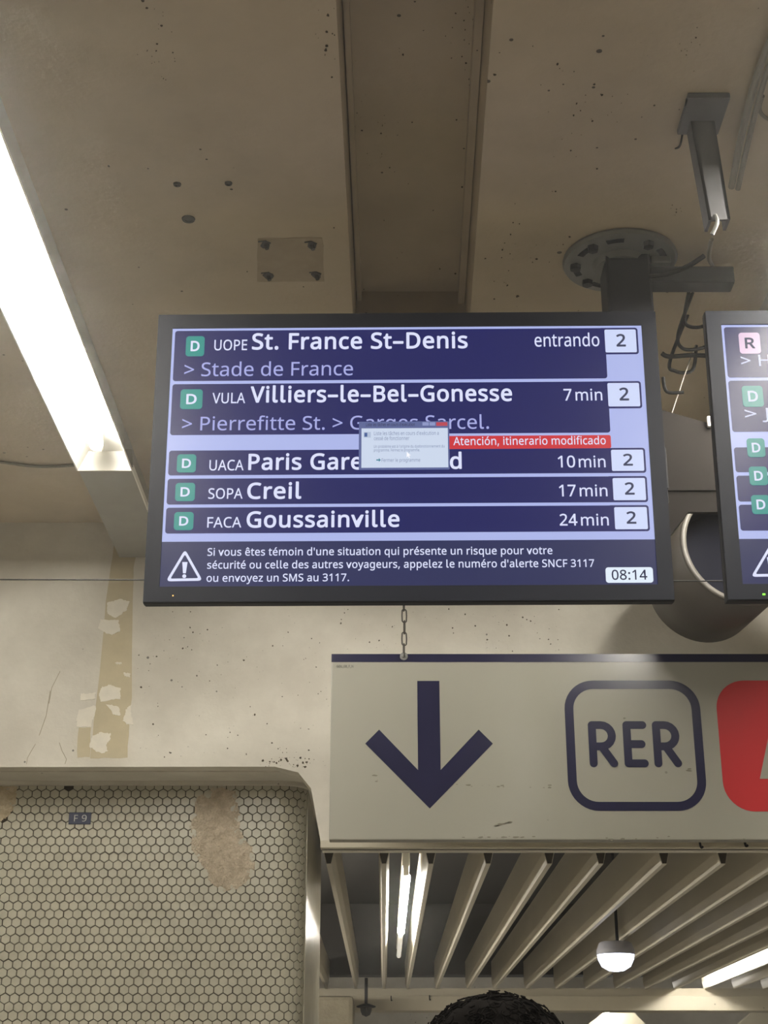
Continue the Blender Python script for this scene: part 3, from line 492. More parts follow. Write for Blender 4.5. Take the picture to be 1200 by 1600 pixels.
# ochre stripe of old paint and white filler on the bulkhead
def blob(bm, pts, y, t=0.002):
    prism(bm, pts, y - t, y + 0.001)
def ragged(pts, amp, seed, n=7):
    random.seed(seed)
    out = []
    for i in range(len(pts)):
        a, b = Vector(pts[i]), Vector(pts[(i + 1) % len(pts)])
        for k in range(n):
            p = a.lerp(b, k / n)
            q = noise.noise_vector(Vector((p.x * 30 + seed, p.y * 30, 0))) * amp + Vector((random.uniform(-.35, .35) * amp, random.uniform(-.35, .35) * amp, 0))
            out.append((p.x + q.x, p.y + q.y))
    return out
C = lambda x, y: P(x / 2.287, 900 + y / 2.287)
bm = BM()
blob(bm, ragged([P(182, 818), P(217, 818), C(475, 10), C(468, 440), C(455, 650), C(320, 652), C(345, 440), C(390, 10)], 0.004, 3, 5), YB, 0.0012)
obj('old_paint_stripe', bm, STRIPE, wall_back)
bm = BM()
blob(bm, ragged([C(325, 542), C(322, 648), C(275, 648), C(280, 542)], 0.003, 5, 5), YB, 0.0010)
obj('old_paint_stripe', bm, STRIPE, wall_back)
for i, q in enumerate([[(385, 95), (430, 80), (462, 88), (450, 125), (415, 150), (385, 135)], [(360, 155), (425, 160), (430, 195), (400, 212), (350, 185)],
                       [(362, 398), (395, 390), (435, 402), (430, 442), (360, 446), (352, 425)], [(285, 480), (340, 462), (338, 500), (325, 538), (276, 545), (275, 510)],
                       [(328, 572), (360, 560), (396, 562), (392, 590), (380, 600), (386, 625), (370, 637), (345, 625), (322, 612)],
                       [(448, 478), (470, 462), (470, 500), (476, 530), (452, 535), (440, 515)], [(440, 345), (466, 348), (462, 358), (442, 356)],
                       [(288, 420), (340, 418), (338, 440), (290, 445)], [(380, 455), (425, 470), (430, 500), (405, 495)], [(415, 308), (438, 308), (436, 318), (418, 318)]]):
    bm = BM()
    blob(bm, ragged([C(*p) for p in q], 0.0055, 20 + i, 9), YB, 0.0022 + 0.0001 * i)
    obj('filler_patch', bm, FILLER, wall_back)
bm = BM()
blob(bm, ragged([P(189, 809), P(216, 805), P(217, 826), P(190, 827)], 0.004, 40, 4), YB, 0.002)
obj('filler_patch', bm, FILLER, wall_back)
# hairline cracks above the ledge
bm = BM()
for pts in ([(127, 600), (112, 625), (98, 650), (95, 672)], [(212, 595), (222, 625), (238, 655), (232, 672)], [(215, 340), (185, 400), (175, 455)], [(180, 410), (165, 500), (140, 570)]):
    tube(bm, [(*[C(*p)[0]], YB - 0.0001, C(*p)[1]) for p in pts], 0.0011, 5)
obj('hairline_crack', bm, mat('crack_brown', (158, 148, 126), 0.9), wall_back)
# rust specks and small holes in the paint
def speck_mesh(seed, n, region, Y, rmin, rmax):
    random.seed(seed)
    bm = BM()
    for _ in range(n):
        u, v = region(random.random(), random.random())
        x, z = P(u, v, Y)
        r = rmin + (rmax - rmin) * random.random() ** 3
        k = random.randint(5, 7)
        pts = [(x + r * random.uniform(.5, 1.2) * cos(2 * pi * i / k), z + r * random.uniform(.5, 1.2) * sin(2 * pi * i / k)) for i in range(k)]
        prism(bm, pts, Y - 0.0008, Y + 0.001)
    return bm
SPECK = mat('dark_speck', (70, 60, 44), 0.9)
o = obj('paint_specks', speck_mesh(7, 130, lambda a, b: (215 + 300 * a, 955 + 235 * b), YB, 0.0008, 0.0042), SPECK, wall_back)
o['kind'] = 'stuff'
o = obj('paint_specks', speck_mesh(8, 70, lambda a, b: (520 + 360 * a, 948 + 70 * b), YB, 0.0008, 0.004), SPECK, wall_back)
o['kind'] = 'stuff'
o = obj('paint_specks', speck_mesh(9, 60, lambda a, b: (400 + 70 * a + 40 * b, 1183 + 16 * random.random()), YB, 0.001, 0.005), SPECK, wall_back)
o['kind'] = 'stuff'

# ceiling specks: clusters where the paint has flaked
random.seed(12)
bm = BM()
def cspeck(u, v, r, z=ZC):
    p = atz(u, v, z)
    k = random.randint(5, 7)
    pts = [(p.x + r * random.uniform(.5, 1.2) * cos(2 * pi * i / k), p.y + 1.3 * r * random.uniform(.5, 1.2) * sin(2 * pi * i / k)) for i in range(k)]
    slab(bm, pts, z - 0.0008, z + 0.001)
for cu_, cv_, su, sv, n in ((250, 70, 14, 40, 26), (510, 70, 10, 30, 14), (800, 370, 20, 40, 16), (820, 430, 25, 25, 8), (960, 160, 25, 40, 12), (1075, 70, 12, 20, 10),
                            (880, 150, 60, 80, 22), (1055, 330, 8, 8, 8), (600, 420, 150, 40, 10)):
    for _ in range(n):
        cspeck(cu_ + random.gauss(0, su), cv_ + random.gauss(0, sv), 0.0007 + 0.0030 * random.random() ** 4)
for u, v, r in ((229, 12, .004), (808, 463, .007), (772, 467, .004), (785, 390, .004), (896, 180, .004), (868, 299, .004), (890, 370, .004), (386, 424, .003), (474, 448, .003), (170, 259, .005), (511, 71, .005)):
    cspeck(u, v, r * 0.7)
for cu_, cv_, su, sv, n in ((735, 60, 16, 50, 40), (745, 110, 8, 40, 20), (595, 210, 18, 30, 16), (630, 80, 6, 6, 3), (620, 300, 60, 90, 10)):
    for _ in range(n):
        cspeck(cu_ + random.gauss(0, su), cv_ + random.gauss(0, sv), 0.0007 + 0.0026 * random.random() ** 4, ZG)
o = obj('flaked_paint_specks', bm, SPECK, bpy.data.objects['ceiling'])
o['kind'] = 'stuff'

# the tiled pier: grout body with a rounded corner, then a smooth glossy flank
XS, RC = -0.262, 0.085
XA, YA = XS - RC, YT + RC            # centre of the corner
XL = -2.4
z_strip0, z_strip1 = at(200, 1228, YT).z, z_under
YE = 6.25
def pier_outline(off=0.0, seg=10):
    pts = [(XL, YT - off)]
    for k in range(seg + 1):
        t = -pi / 2 + (pi / 2) * k / seg
        pts.append((XA + (RC + off) * cos(t), YA + (RC + off) * sin(t)))
    return pts
bm = BM()
slab(bm, pier_outline(0, 14) + [(XS, YE), (XL, YE)], 0, z_strip0)
wall_left = struct('wall_left', bm, [GROUT])
bm = BM()
slab(bm, pier_outline(0.022, 14) + [(XS + 0.006, YE), (XL, YE)], z_strip0, z_strip1)
obj('mortar_strip', bm, CONCRETE, wall_left)
bm = BM()
slab(bm, [(XS - 0.02, YA - 0.012), (XS + 0.0045, YA - 0.012), (XS + 0.0045, YE), (XS - 0.02, YE)], 0, z_strip0)
obj('glossy_flank', bm, GLOSS, wall_left)

T = lambda x, y: P(x / 2.287, 900 + y / 2.287, YT)
hole_a = [T(*p) for p in [(705, 850), (715, 800), (760, 775), (790, 770), (835, 785), (838, 850), (820, 920), (845, 960), (890, 970), (900, 1040), (880, 1080), (840, 1105), (800, 1115), (760, 1090), (735, 1030), (700, 980), (695, 900)]]
hole_b = [T(*p) for p in [(-70, 752), (50, 752), (48, 800), (45, 825), (15, 862), (-30, 880), (-70, 870)]]
hole_c = [T(*p) for p in [(244, 750), (278, 750), (268, 776), (252, 776)]]
HX = 0.0302                      # tile pitch
HZ = HX * sqrt(3) / 2
HR = HX / sqrt(3)
L_flat = XA - XL
L_arc = RC * pi / 2
def unroll(s, h, off):
    """distance along the wall and height -> point, off the grout"""
    if s <= L_flat: return (XL + s, YT - off, h)
    t = min((s - L_flat) / RC, pi / 2 + 0.2) - pi / 2
    return (XA + (RC + off) * cos(t), YA + (RC + off) * sin(t), h)
random.seed(4)
bm = BM()
rows = int((z_strip0 - 1.2) / HZ) + 2
cols = int((L_flat + L_arc) / HX) + 1
ph = at(36, 1246, YT).x - XL
for r in range(rows):
    h = z_strip0 - 0.013 - (r - 0.45) * HZ
    for c in range(-1, cols + 1):
        s = c * HX + (HX / 2 if r % 2 else 0) + (ph % HX)
        if s < HX / 2 or s > L_flat + L_arc + HX * 0.2: continue
        x = XL + s
        if inside((x, h), hole_a) or inside((x, h), hole_b) or inside((x, h), hole_c): continue
        jz, js = random.gauss(0, .00025), random.gauss(0, .0003)
        ta, tb = random.gauss(0, .00012), random.gauss(0, .00012)
        outer, inner = [], []
        for k in range(6):
            a = pi / 6 + k * pi / 3
            for R, off, dst in ((HR * 0.925, 0.0004, outer), (HR * 0.86, 0.0022 + ta * cos(a) + tb * sin(a), inner)):
                hh = min(h + jz + R * sin(a), z_strip0 - 0.0005)
                dst.append(bm.verts.new(unroll(s + js + R * cos(a), hh, off)))
        try:
            bm.faces.new(inner)
            for k in range(6):
                bm.faces.new((outer[k], outer[(k + 1) % 6], inner[(k + 1) % 6], inner[k]))
        except ValueError:
            pass
bmesh.ops.dissolve_degenerate(bm, dist=1e-6, edges=bm.edges[:])
tl = obj('hexagon_tiling', bm, TILE, wall_left)
tl['kind'] = 'stuff'
def plaster(poly, seed, m, kx=1.12, kz=1.07):
    xs = [p[0] for p in poly]; zs = [p[1] for p in poly]
    cx, cz = sum(xs) / len(xs), sum(zs) / len(zs)
    big = [(cx + (x - cx) * kx, cz + (z - cz) * kz) for x, z in poly]
    big = ragged(big, 0.006, seed, 3)
    bm = BM()
    st = 0.0045
    grid = {}
    x = min(xs) - 0.02
    nx, nz = int((max(xs) - min(xs) + 0.04) / st), int((max(zs) - min(zs) + 0.04) / st)
    for i in range(nx + 1):
        for j in range(nz + 1):
            px, pz = min(xs) - 0.02 + i * st, min(zs) - 0.02 + j * st
            if pz > z_strip0 or not inside((px, pz), big): continue
            d = 0.0026 + 0.0028 * noise.noise(Vector((px * 45, pz * 45, seed))) + 0.002 * noise.noise(Vector((px * 140, pz * 140, seed)))
            grid[i, j] = bm.verts.new((px, YT - max(d, 0.0008), pz))
    for (i, j) in list(grid):
        q = [(i, j), (i + 1, j), (i + 1, j + 1), (i, j + 1)]
        if all(k in grid for k in q): bm.faces.new([grid[k] for k in q])
    bmesh.ops.delete(bm, geom=[v for v in bm.verts if not v.link_faces], context='VERTS')
    o = obj('bare_plaster_patch', bm, m, wall_left, smooth=True)
plaster([T(*p) for p in [(705, 850), (712, 798), (760, 772), (800, 765), (842, 780), (856, 850), (850, 905), (872, 948), (896, 966), (902, 1040), (882, 1082), (840, 1108), (800, 1118), (757, 1092), (730, 1030), (698, 980), (690, 900)]], 2, PLASTER)
plaster(hole_b, 6, mat('yellowed_plaster', (190, 172, 140), 0.95, bump=0.7, bump_scale=90, var=0.2, var_scale=30, var_rgb=(200, 186, 160)), 1.3, 1.3)

# hall side walls and the wall behind the viewer
bm = BM(); box(bm, (-3.8, -4.8, 0), (-3.6, 5.0, ZC + 0.5)); struct('wall_far_left', bm, CONCRETE)
bm = BM(); box(bm, (3.6, -4.8, 0), (3.8, 6.0, ZC + 0.5)); struct('wall_right', bm, CONCRETE)
bm = BM(); box(bm, (-3.8, -5.0, 0), (3.8, -4.8, ZC + 0.5)); struct('wall_rear', bm, CONCRETE)

# the passage beyond: black plenum over the slats, side walls, far beam and end wall
zs_b = EYE + 5.6 * tan(PITCH - math.atan((1350 - 800) / F_PX))      # underside of the slats
YF = zs_b - EYE
YF = (zs_b - EYE) / tan(PITCH - math.atan((1545 - 800) / F_PX))       # far beam
bm = BM(); box(bm, (-2.6, YB + 0.75, zs_b + 0.6), (6.4, 15.4, zs_b + 0.7)); struct('ceiling_plenum', bm, BLACKVOID)
bm = BM(); box(bm, (-2.6, YF + 0.02, zs_b + 0.10), (6.4, YF + 0.25, zs_b + 0.6)); struct('wall_plenum', bm, BLACKVOID)
bm = BM(); box(bm, (-2.6, YE, 0), (-2.4, 15.4, zs_b + 0.7)); struct('wall_passage_left', bm, CONCRETE)
bm = BM(); box(bm, (6.2, 5.6, 0), (6.4, 15.4, zs_b + 0.7)); struct('wall_passage_right', bm, CONCRETE)
bm = BM(); box(bm, (-2.6, 15.2, 0), (6.4, 15.4, zs_b + 0.7)); struct('wall_passage_end', bm, CONCRETE)
bm = BM(); box(bm, (3.6, YB, 0), (6.4, YB + 0.75, zs_b + 0.7)); struct('wall_passage_front', bm, CONCRETE)
zb0 = at(800, 1579, YF).z
zb1 = at(800, 1541, YF).z
bm = BM()
box(bm, (-2.4, YF, zb0), (6.2, YF + 0.25, at(800, 1556, YF).z), 0.004)
box(bm, (-2.4, YF + 0.03, at(800, 1557, YF).z), (6.2, YF + 0.22, zs_b + 0.005))
struct('trim_4', bm, BEAM)
# rough concrete column under the far beam
bm = BM()
xa, xb = at(496, 1590, YF - 0.6).x, at(552, 1590, YF - 0.6).x
box(bm, (xa - 0.3, YF - 0.55, 0), (xb, YF - 0.02, at(520, 1556, YF - 0.55).z), 0.03)
struct('column', bm, mat('grey_concrete', (150, 142, 124), 0.9, bump=0.5, bump_scale=50, var=0.25, var_scale=10))
# pale trapezoid panels over the passage end
for nm, q in (('trim_5', [(912, 1606), (944, 1581), (990, 1581), (1014, 1606)]), ('trim_6', [(1148, 1606), (1176, 1581), (1260, 1581), (1260, 1606)])):
    bm = BM()
    prism(bm, [(at(u, v, 13.5).x, at(u, v, 13.5).z) for u, v in q], 13.5, 13.62)
    struct(nm, bm, mat('pale_panel', (186, 178, 156), 0.5))

# ================================================================== DEPARTURE SCREENS
S_ROT = (radians(2.6), 0.0, radians(-0.8))
S_LOC = Vector((0.0502, 2.954, 2.9306))
W_OUT, H_OUT, W_IN, H_IN = 1.105, 0.665, 1.04, 0.599
S_M = Matrix.Translation(S_LOC) @ Matrix.Rotation(S_ROT[2], 4, 'Z') @ Matrix.Rotation(S_ROT[0], 4, 'X')
S_I = S_M.inverted()
def L(u, v):
    """pixel -> (x, z) on the face of the left screen"""
    o = S_I @ Vector((0, 0, EYE))
    d = (S_I.to_3x3() @ ray(u, v))
    t = -o.y / d.y
    p = o + d * t
    return p.x, p.z
LAV = glow('screen_lavender', (172, 182, 232))
ROWC = glow('screen_row_navy', (27, 30, 92))
NOTE = glow('screen_notice_slate', (44, 48, 88))
TXT = glow('screen_text_white', (222, 226, 252))
TXT2 = glow('screen_text_lilac', (168, 172, 226))
TEAL = glow('screen_badge_teal', (34, 142, 134))
PINK = glow('screen_badge_pink', (214, 184, 212))
BOXF = glow('screen_box_white', (206, 216, 248))
GREYT = glow('screen_digit_grey', (62, 66, 92))
REDB = glow('screen_banner_red', (204, 52, 58))
DLG = glow('window_grey', (204, 216, 236))
DLGW = glow('window_white', (226, 238, 250))
DLGB = glow('window_title_blue', (92, 102, 150))
INK = glow('window_ink', (128, 142, 176))
INKD = glow('window_dark_ink', (40, 42, 72))
LED_G = glow('led_green', (130, 255, 60), 2.0)
LED_O = glow('led_amber', (255, 200, 110), 1.6)
def plate(name, pts, y, m, parent, t=0.0008):
    bm = BM()
    prism(bm, pts, y - t, y)
    return obj(name, bm, m, parent)
def rect(x0, z0, x1, z1): return [(x0, z0), (x1, z0), (x1, z1), (x0, z1)]
XI0, XI1 = -W_IN / 2, W_IN / 2
ZI0, ZI1 = -H_IN / 2, H_IN / 2
def screen_body(label, loc, group):
    s = thing('departure_screen', label, 'screen', loc, S_ROT, group)
    bm = BM()
    w, h = W_OUT / 2, H_OUT / 2
    outer = [(-w, h), (-w, -h + 0.012), (-w + 0.010, -h), (w - 0.006, -h), (w, -h + 0.008), (w, h)]
    # front frame: bezel bars round the glass
    prism(bm, [(-w, h), (w, h), (XI1, ZI1), (XI0, ZI1)], -0.006, 0.03)
    prism(bm, [(-w, h), (XI0, ZI1), (XI0, ZI0), (-w, -h)], -0.006, 0.03)
    prism(bm, [(w, h), (w, -h), (XI1, ZI0), (XI1, ZI1)], -0.006, 0.03)
    prism(bm, [(-w, -h), (XI0, ZI0), (XI1, ZI0), (w, -h)], -0.006, 0.03)
    obj('bezel', bm, BEZEL, s)
    bm = BM()
    box(bm, (-w - 0.0015, 0.0, -h - 0.0015), (w + 0.0015, 0.022, h + 0.0015), 0.003)
    box(bm, (-w + 0.03, 0.02, -h + 0.035), (w - 0.03, 0.07, h - 0.03), 0.006)
    obj('housing', bm, BEZEL_SIDE, s)
    bm = BM()
    box(bm, (-0.28, 0.07, -0.18), (0.28, 0.12, 0.18), 0.006)
    obj('rear_cover', bm, BEZEL_SIDE, s)
    plate('display', rect(XI0, ZI0, XI1, ZI1), 0.0, LAV, s, 0.002)
    return s
# rows of the screen: (top, bottom) heights on its face, measured once
def zmid(a, b): return (L(*a)[1] + L(*b)[1]) / 2
ROWS = [(zmid((273, 517.5), (945, 514)), zmid((271, 597), (948, 591))),
        (zmid((271, 601), (950, 597)), zmid((268, 681), (953.5, 676))),
        (zmid((266.6, 704.4), (955, 701.5)), zmid((264.7, 743), (956, 740))),
        (zmid((264, 748.4), (957.6, 745.6)), zmid((262, 788.8), (959, 785.5))),
        (zmid((262, 793.5), (960, 791)), zmid((260.5, 834), (961, 831)))]
RX0 = XI0 + 0.006
RX1 = L(951.5, 640)[0]
BX1 = L(1003.5, 640)[0]
BOXH = abs(L(1000, 598)[1] - L(1000, 640)[1])
def YD(k): return -0.002 - 0.0009 * k     # k-th layer in front of the glass
NZ = (L(255, 846.7)[1] + L(1021.4, 844)[1]) / 2
def badge(parent, u0, v0, u1, v1, letter, m, tm):
    x0, z1 = L(u0, v0); x1, z0 = L(u1, v1)
    b = plate('line_badge', rrect(x0, z0, x1, z1, 0.007), YD(1), m, parent)
    cx, hh = (x0 + x1) / 2, z1 - z0
    letters('badge_letter', letter, cx - 0.215 * (x1 - x0), cx + 0.22 * (x1 - x0), z0 + hh * 0.26, hh * 0.48, tm, YD(2), b, bold=0.035)
    return b
def row_panel(s, i, full=True):
    z1, z0 = ROWS[i]
    r = plate('departure_row', rrect(RX0, z0, RX1 + (0.0 if full else 0.05), z1, 0.006), YD(0), ROWC, s)
    return r
def write(parent, text, u0, u1, v, cap_px, m, bold=0.0, layer=1, name='row_text', hook=True):
    x0, z = L(u0, v)
    x1 = L(u1, v)[0] if u1 is not None else None
    cap = abs(L(u0, v - cap_px)[1] - z)
    return letters(name, text, x0, x1, z, cap, m, YD(layer), parent, bold=bold, hook=hook)

scr = screen_body('large left departure screen listing five trains with an error window over it', S_LOC, 'departure screens')
codes = [('UOPE', 335, 386, 548.2), ('VULA', 332, 383, 631), ('UACA', 327.3, 380.6, 735.8), ('SOPA', 325.6, 379, 780), ('FACA', 324, 377, 825)]
names = [('St. France St\u2013Denis', 394.5, 730, 546.6), ('Villiers\u2013le\u2013Bel\u2013Gonesse', 392, 799.5, 629.4), ('Paris Gare du Nord', 388.7, 720.7, 734.6), ('Creil', 387, 470, 779.8), ('Goussainville', 386, 623.5, 824.6)]
times = [('entrando', 835.5, 936.5, 542.4, 15.4 * 1.33), ('7', 881, 893, 626.6, 899.5, 941), ('10', 872, 898.5, 731, 904.5, 946), ('17', 873.8, 899.5, 776.2, 906, 949), ('24', 874.8, 902, 821.8, 908, 951)]
subs = [('> Stade de France', 288, 551.5, 588.8), ('> Pierrefitte St. > Garges Sarcel.', 284.5, 764, 673.4)]
badges = [(291.5, 526.5, 319, 557.5), (283, 609.5, 316, 640), (277.5, 711, 306, 739), (275, 755.5, 304.3, 783.7), (273, 801, 302, 829)]
for i in range(5):
    r = row_panel(scr, i)
    badge(r, *badges[i], 'D', TEAL, TXT)
    write(r, codes[i][0], *codes[i][1:], 16.0, TXT, name='mission_code', bold=0.008)
    write(r, names[i][0], *names[i][1:], 24.0, TXT, bold=0.030, name='destination_text')
    nm, u0, u1, v = times[i][:4]
    if i == 0:
        write(r, nm, u0, u1, v, 19.8, TXT, name='time_text', bold=0.006)
    else:
        write(r, nm, u0, u1, v, 17.8, TXT, name='time_text', bold=0.012)
        write(r, 'min', times[i][4], times[i][5], v, 17.6, TXT, name='time_text', bold=0.008)
    if i < 2:
        write(r, subs[i][0], *subs[i][1:], 21.0, TXT2, name='via_text', bold=0.002)
    z1, z0 = ROWS[i]
    zb = z1 - BOXH if i < 2 else z0
    pb = plate('platform_box', rrect(RX1 - 0.014, zb, BX1, z1 + 0.0005, 0.006), YD(0) + 0.0003, ROWC, scr)
    plate('box_face', rrect(RX1 - 0.001, zb + 0.0042, BX1 - 0.0042, z1 - 0.0042, 0.003), YD(1), BOXF, pb)
    cxm = (RX1 + BX1) / 2
    hb = z1 - zb
    letters('platform_digit', '2', cxm - 0.0115, cxm + 0.0075, zb + hb * 0.29, hb * 0.45, GREYT, YD(2), pb, bold=0.028)
# banner
x0, z1 = L(690, 682.3); x1, z0 = RX1, ROWS[2][0]
ba = plate('alert_banner', rrect(x0, z0, x1, z1, 0.004), YD(1), REDB, scr)
write(ba, 'Atenci\u00f3n, itinerario modificado', 708.5, 946.3, 696.6, 12.3, TXT, layer=2, name='alert_text', bold=0.006)
# notice bar
def notice(s, tri, lines):
    n = plate('notice_bar', rect(XI0, ZI0, XI1, NZ), YD(0), NOTE, s)
    a, b, c = [Vector(L(*p)) for p in tri]
    cen = (a + b + c) / 3
    bm = BM()
    def rt(k, r):
        pts = []
        q = [cen + (p - cen) * k for p in (a, b, c)]
        for i in range(3):
            p, p0, p1 = q[i], q[i - 1], q[(i + 1) % 3]
            d0, d1 = (p0 - p).normalized(), (p1 - p).normalized()
            for t in (0, .25, .5, .75, 1): pts.append((p + d0 * r * (1 - t) ** 2 + d1 * r * t * t)[:])
        return pts
    o_, i_ = rt(1.0, 0.010), rt(0.76, 0.004)
    y0, y1 = YD(1), YD(1) - 0.0008
    nn = len(o_)
    vo = [[bm.verts.new((x, y, z)) for x, z in ring] for ring in (o_, i_) for y in (y0, y1)]
    for k in range(nn):
        k2 = (k + 1) % nn
        bm.faces.new((vo[1][k], vo[1][k2], vo[3][k2], vo[3][k]))
        bm.faces.new((vo[0][k], vo[0][k2], vo[1][k2], vo[1][k]))
        bm.faces.new((vo[2][k], vo[2][k2], vo[3][k2], vo[3][k]))
    hgt = a.y - b.y
    prism(bm, [(cen.x - 0.0055, cen.y + hgt * .26), (cen.x + 0.0055, cen.y + hgt * .26), (cen.x + 0.003, cen.y - hgt * .09), (cen.x - 0.003, cen.y - hgt * .09)], y1, y0)
    prism(bm, [(cen.x + 0.0042 * cos(t * pi / 5), cen.y - hgt * .18 + 0.0042 * sin(t * pi / 5)) for t in range(10)], y1, y0)
    obj('warning_triangle', bm, TXT, n)
    for t, u0, u1, v in lines:
        write(n, t, u0, u1, v, 11.6, TXT, name='notice_text', bold=0.014)
    return n
TRI = ((289.5, 859), (259.5, 909), (317, 908))
n = notice(scr, TRI, [('Si vous \u00eates t\u00e9moin d\'une situation qui pr\u00e9sente un risque pour votre', 324.5, 863, 869.0),
                      ('s\u00e9curit\u00e9 ou celle des autres voyageurs, appelez le num\u00e9ro d\'alerte SNCF 3117', 324, 928.3, 889.2),
                      ('ou envoyez un SMS au 3117.', 323, 545.3, 909.6)])
x0, z1 = L(945.5, 887.3); x1, z0 = L(1020.8, 911)
ck = plate('clock_label', rrect(x0, z0, x1, z1, 0.006), YD(1), DLGW, scr)
write(ck, '08:14', 956, 1011, 906.6, 15.0, INKD, layer=2, name='clock_digits', bold=0.012)
# the error window
x0, z1 = L(561, 660.5); x1, z0 = L(702.8, 734.8)
ew = plate('error_window', rrect(x0, z0, x1, z1, 0.003), YD(3), DLGB, scr)
a0, b1 = L(565, 671.2); a1, b0 = L(700.4, 731.7)
plate('window_page', rect(a0, b0, a1, b1), YD(4), DLG, ew)
write(ew, 'Liste les t\u00e2ches en cours d\'ex\u00e9cution', 572, 648, 667.6, 5.0, INKD, layer=4, name='window_title', hook=False)
write(ew, 'Liste les t\u00e2ches en cours d\'ex\u00e9cution a', 584.5, 685.5, 681.8, 5.6, INK, layer=5, name='window_text', hook=False)
write(ew, 'cess\u00e9 de fonctionner', 584.5, 639.5, 689.6, 5.6, INK, layer=5, name='window_text', hook=False)
write(ew, 'Un probl\u00e8me est \u00e0 l\'origine du dysfonctionnement du', 584.2, 694.5, 701.6, 4.2, INK, layer=5, name='window_text', hook=False)
write(ew, 'programme. Fermez le programme.', 584.2, 656, 707.4, 4.2, INK, layer=5, name='window_text', hook=False)
write(ew, 'Fermer le programme', 596.5, 656.5, 723.4, 5.2, INK, layer=5, name='window_text', hook=False)
def pxrect(u0, v0, u1, v1):
    p, q = L(u0, v0), L(u1, v1)
    return rect(p[0], q[1], q[0], p[1])
plate('program_icon', pxrect(568.5, 677, 579.5, 685.5), YD(5), glow('icon_grey', (176, 190, 214)), ew)
plate('program_icon', pxrect(569.5, 678.5, 574, 684.5), YD(6), glow('icon_blue', (70, 96, 150)), ew)
plate('window_button', pxrect(660, 661.5, 670, 666.5), YD(4), glow('button_blue', (140, 150, 196)), ew)
plate('window_button', pxrect(671, 661.5, 680, 666.5), YD(4), glow('button_blue', (140, 150, 196)), ew)
plate('close_button', pxrect(681.5, 661.5, 699, 667), YD(4), glow('button_red', (186, 70, 84)), ew)
ar = [L(588, 719.7), L(592, 719.7), L(592, 717.5), L(595, 720.6), L(592, 723.5), L(592, 721.4), L(588, 721.4)]
plate('arrow_mark', ar[::-1], YD(5), glow('arrow_teal', (60, 130, 150)), ew)
cur = [L(635.5, 708), L(635.5, 716.5), L(637.6, 714.6), L(639, 717.8), L(640.4, 717.2), L(639, 714), L(641.8, 713.6)]
bm = BM(); prism(bm, cur, YD(6) - .0006, YD(6)); obj('mouse_pointer', bm, glow('pointer_white', (250, 250, 255)), ew)
bm = BM()
p = L(271, 932); box(bm, (p[0] - .0014, -0.0072, p[1] - .0014), (p[0] + .0014, -0.0058, p[1] + .0014), .0004)
obj('status_light', bm, LED_O, scr)

# second screen, cut by the edge of the view
dx = L(1135, 940)[0] + W_OUT / 2 + 0.003
S2 = S_M @ Vector((dx, 0, 0))
sc2 = screen_body('departure screen cut off by the right edge, pink badge in its top row', S2, 'departure screens')
_L = L
def L(u, v):
    """pixel -> (x, z) on the face of the right screen"""
    x, z = _L(u, v)
    return x - dx, z
bad2 = [(1153, 521, 1189, 553.5, 'R', PINK), (1158, 604, 1193.5, 636.5, 'D', TEAL), (1165.5, 686, 1196, 715, 'D', TEAL), (1169, 730, 1200, 759, 'D', TEAL), (1172.5, 774.5, 1204, 804, 'D', TEAL)]
for i in range(5):
    r = row_panel(sc2, i)
    badge(r, *bad2[i][:4], bad2[i][4], bad2[i][5], GREYT if i == 0 else TXT)
    if i == 0: write(r, '> H', 1158, 1203, 573, 17.5, TXT, name='via_text', bold=0.004)
    if i == 1: write(r, '> J', 1164, 1201, 656, 17.5, TXT, name='via_text', bold=0.004)
notice(sc2, ((1203, 851), (1173, 902), (1233, 901)), [])
bm = BM()
p = L(1192.5, 930); box(bm, (p[0] - .003, -0.0075, p[1] - .002), (p[0] + .003, -0.0058, p[1] + .002), .0008)
obj('status_light', bm, LED_G, sc2, None)
L = _L

# ================================================================== THE POLE THAT CARRIES THE SCREENS
pc = atz(968, 404, ZC)
yp = pc.y
pole = thing('screen_pole', 'dark steel pole with round slotted flange bolted to the ceiling above the left screen', 'pole', (pc.x, pc.y, ZC))
bm = BM()
lathe(bm, [(0, 0), (0.134, 0), (0.136, 0.006), (0.132, 0.014), (0.066, 0.016), (0.06, 0.03), (0, 0.03)], (0, 0, 0), (0, 0, -1), 56)
fl = obj('flange', bm, STEEL, pole, smooth=False)
for k, a0 in enumerate((200, 150, 60, 100, 245, 10, 320)):
    bm = BM()
    pts = []
    for t in range(6): pts.append((0.112 * cos(radians(a0 + t * 4.4)), 0.112 * sin(radians(a0 + t * 4.4))))
    for t in range(5, -1, -1): pts.append((0.097 * cos(radians(a0 + t * 4.4)), 0.097 * sin(radians(a0 + t * 4.4))))
    slab(bm, pts, -0.0165, -0.013)
    obj('slot', bm, DARKGLASS, fl)
for a in (175, 225, 40, 130, 300):
    bm = BM()
    lathe(bm, [(0, 0), (0.014, 0), (0.013, 0.012), (0, 0.013)], (0.105 * cos(radians(a)), 0.105 * sin(radians(a)), -0.014), (0, 0, -1), 6)
    obj('bolt', bm, POST, fl)
px0, px1 = at(944, 460, yp).x - pc.x, at(1014, 460, yp).x - pc.x
zdn = at(980, 800, yp).z - ZC
bm = BM(); box(bm, (px0, -0.05, zdn), (px1, 0.05, -0.016), 0.006); obj('post', bm, POST, pole)
az1, az0 = at(1040, 424, yp).z - ZC, at(1040, 449, yp).z - ZC
bm = BM(); box(bm, (px1, -0.025, az0), (px1 + 0.20, 0.025, az1), 0.004); obj('cross_arm', bm, POST, pole)
bm = BM(); box(bm, (px0 - 0.12, -0.06, -0.62), (px1, -0.05, -0.52), 0.003)
bmesh.ops.translate(bm, verts=bm.verts, vec=(0, 0.0, 0)); obj('mounting_rail', bm, POST, pole)
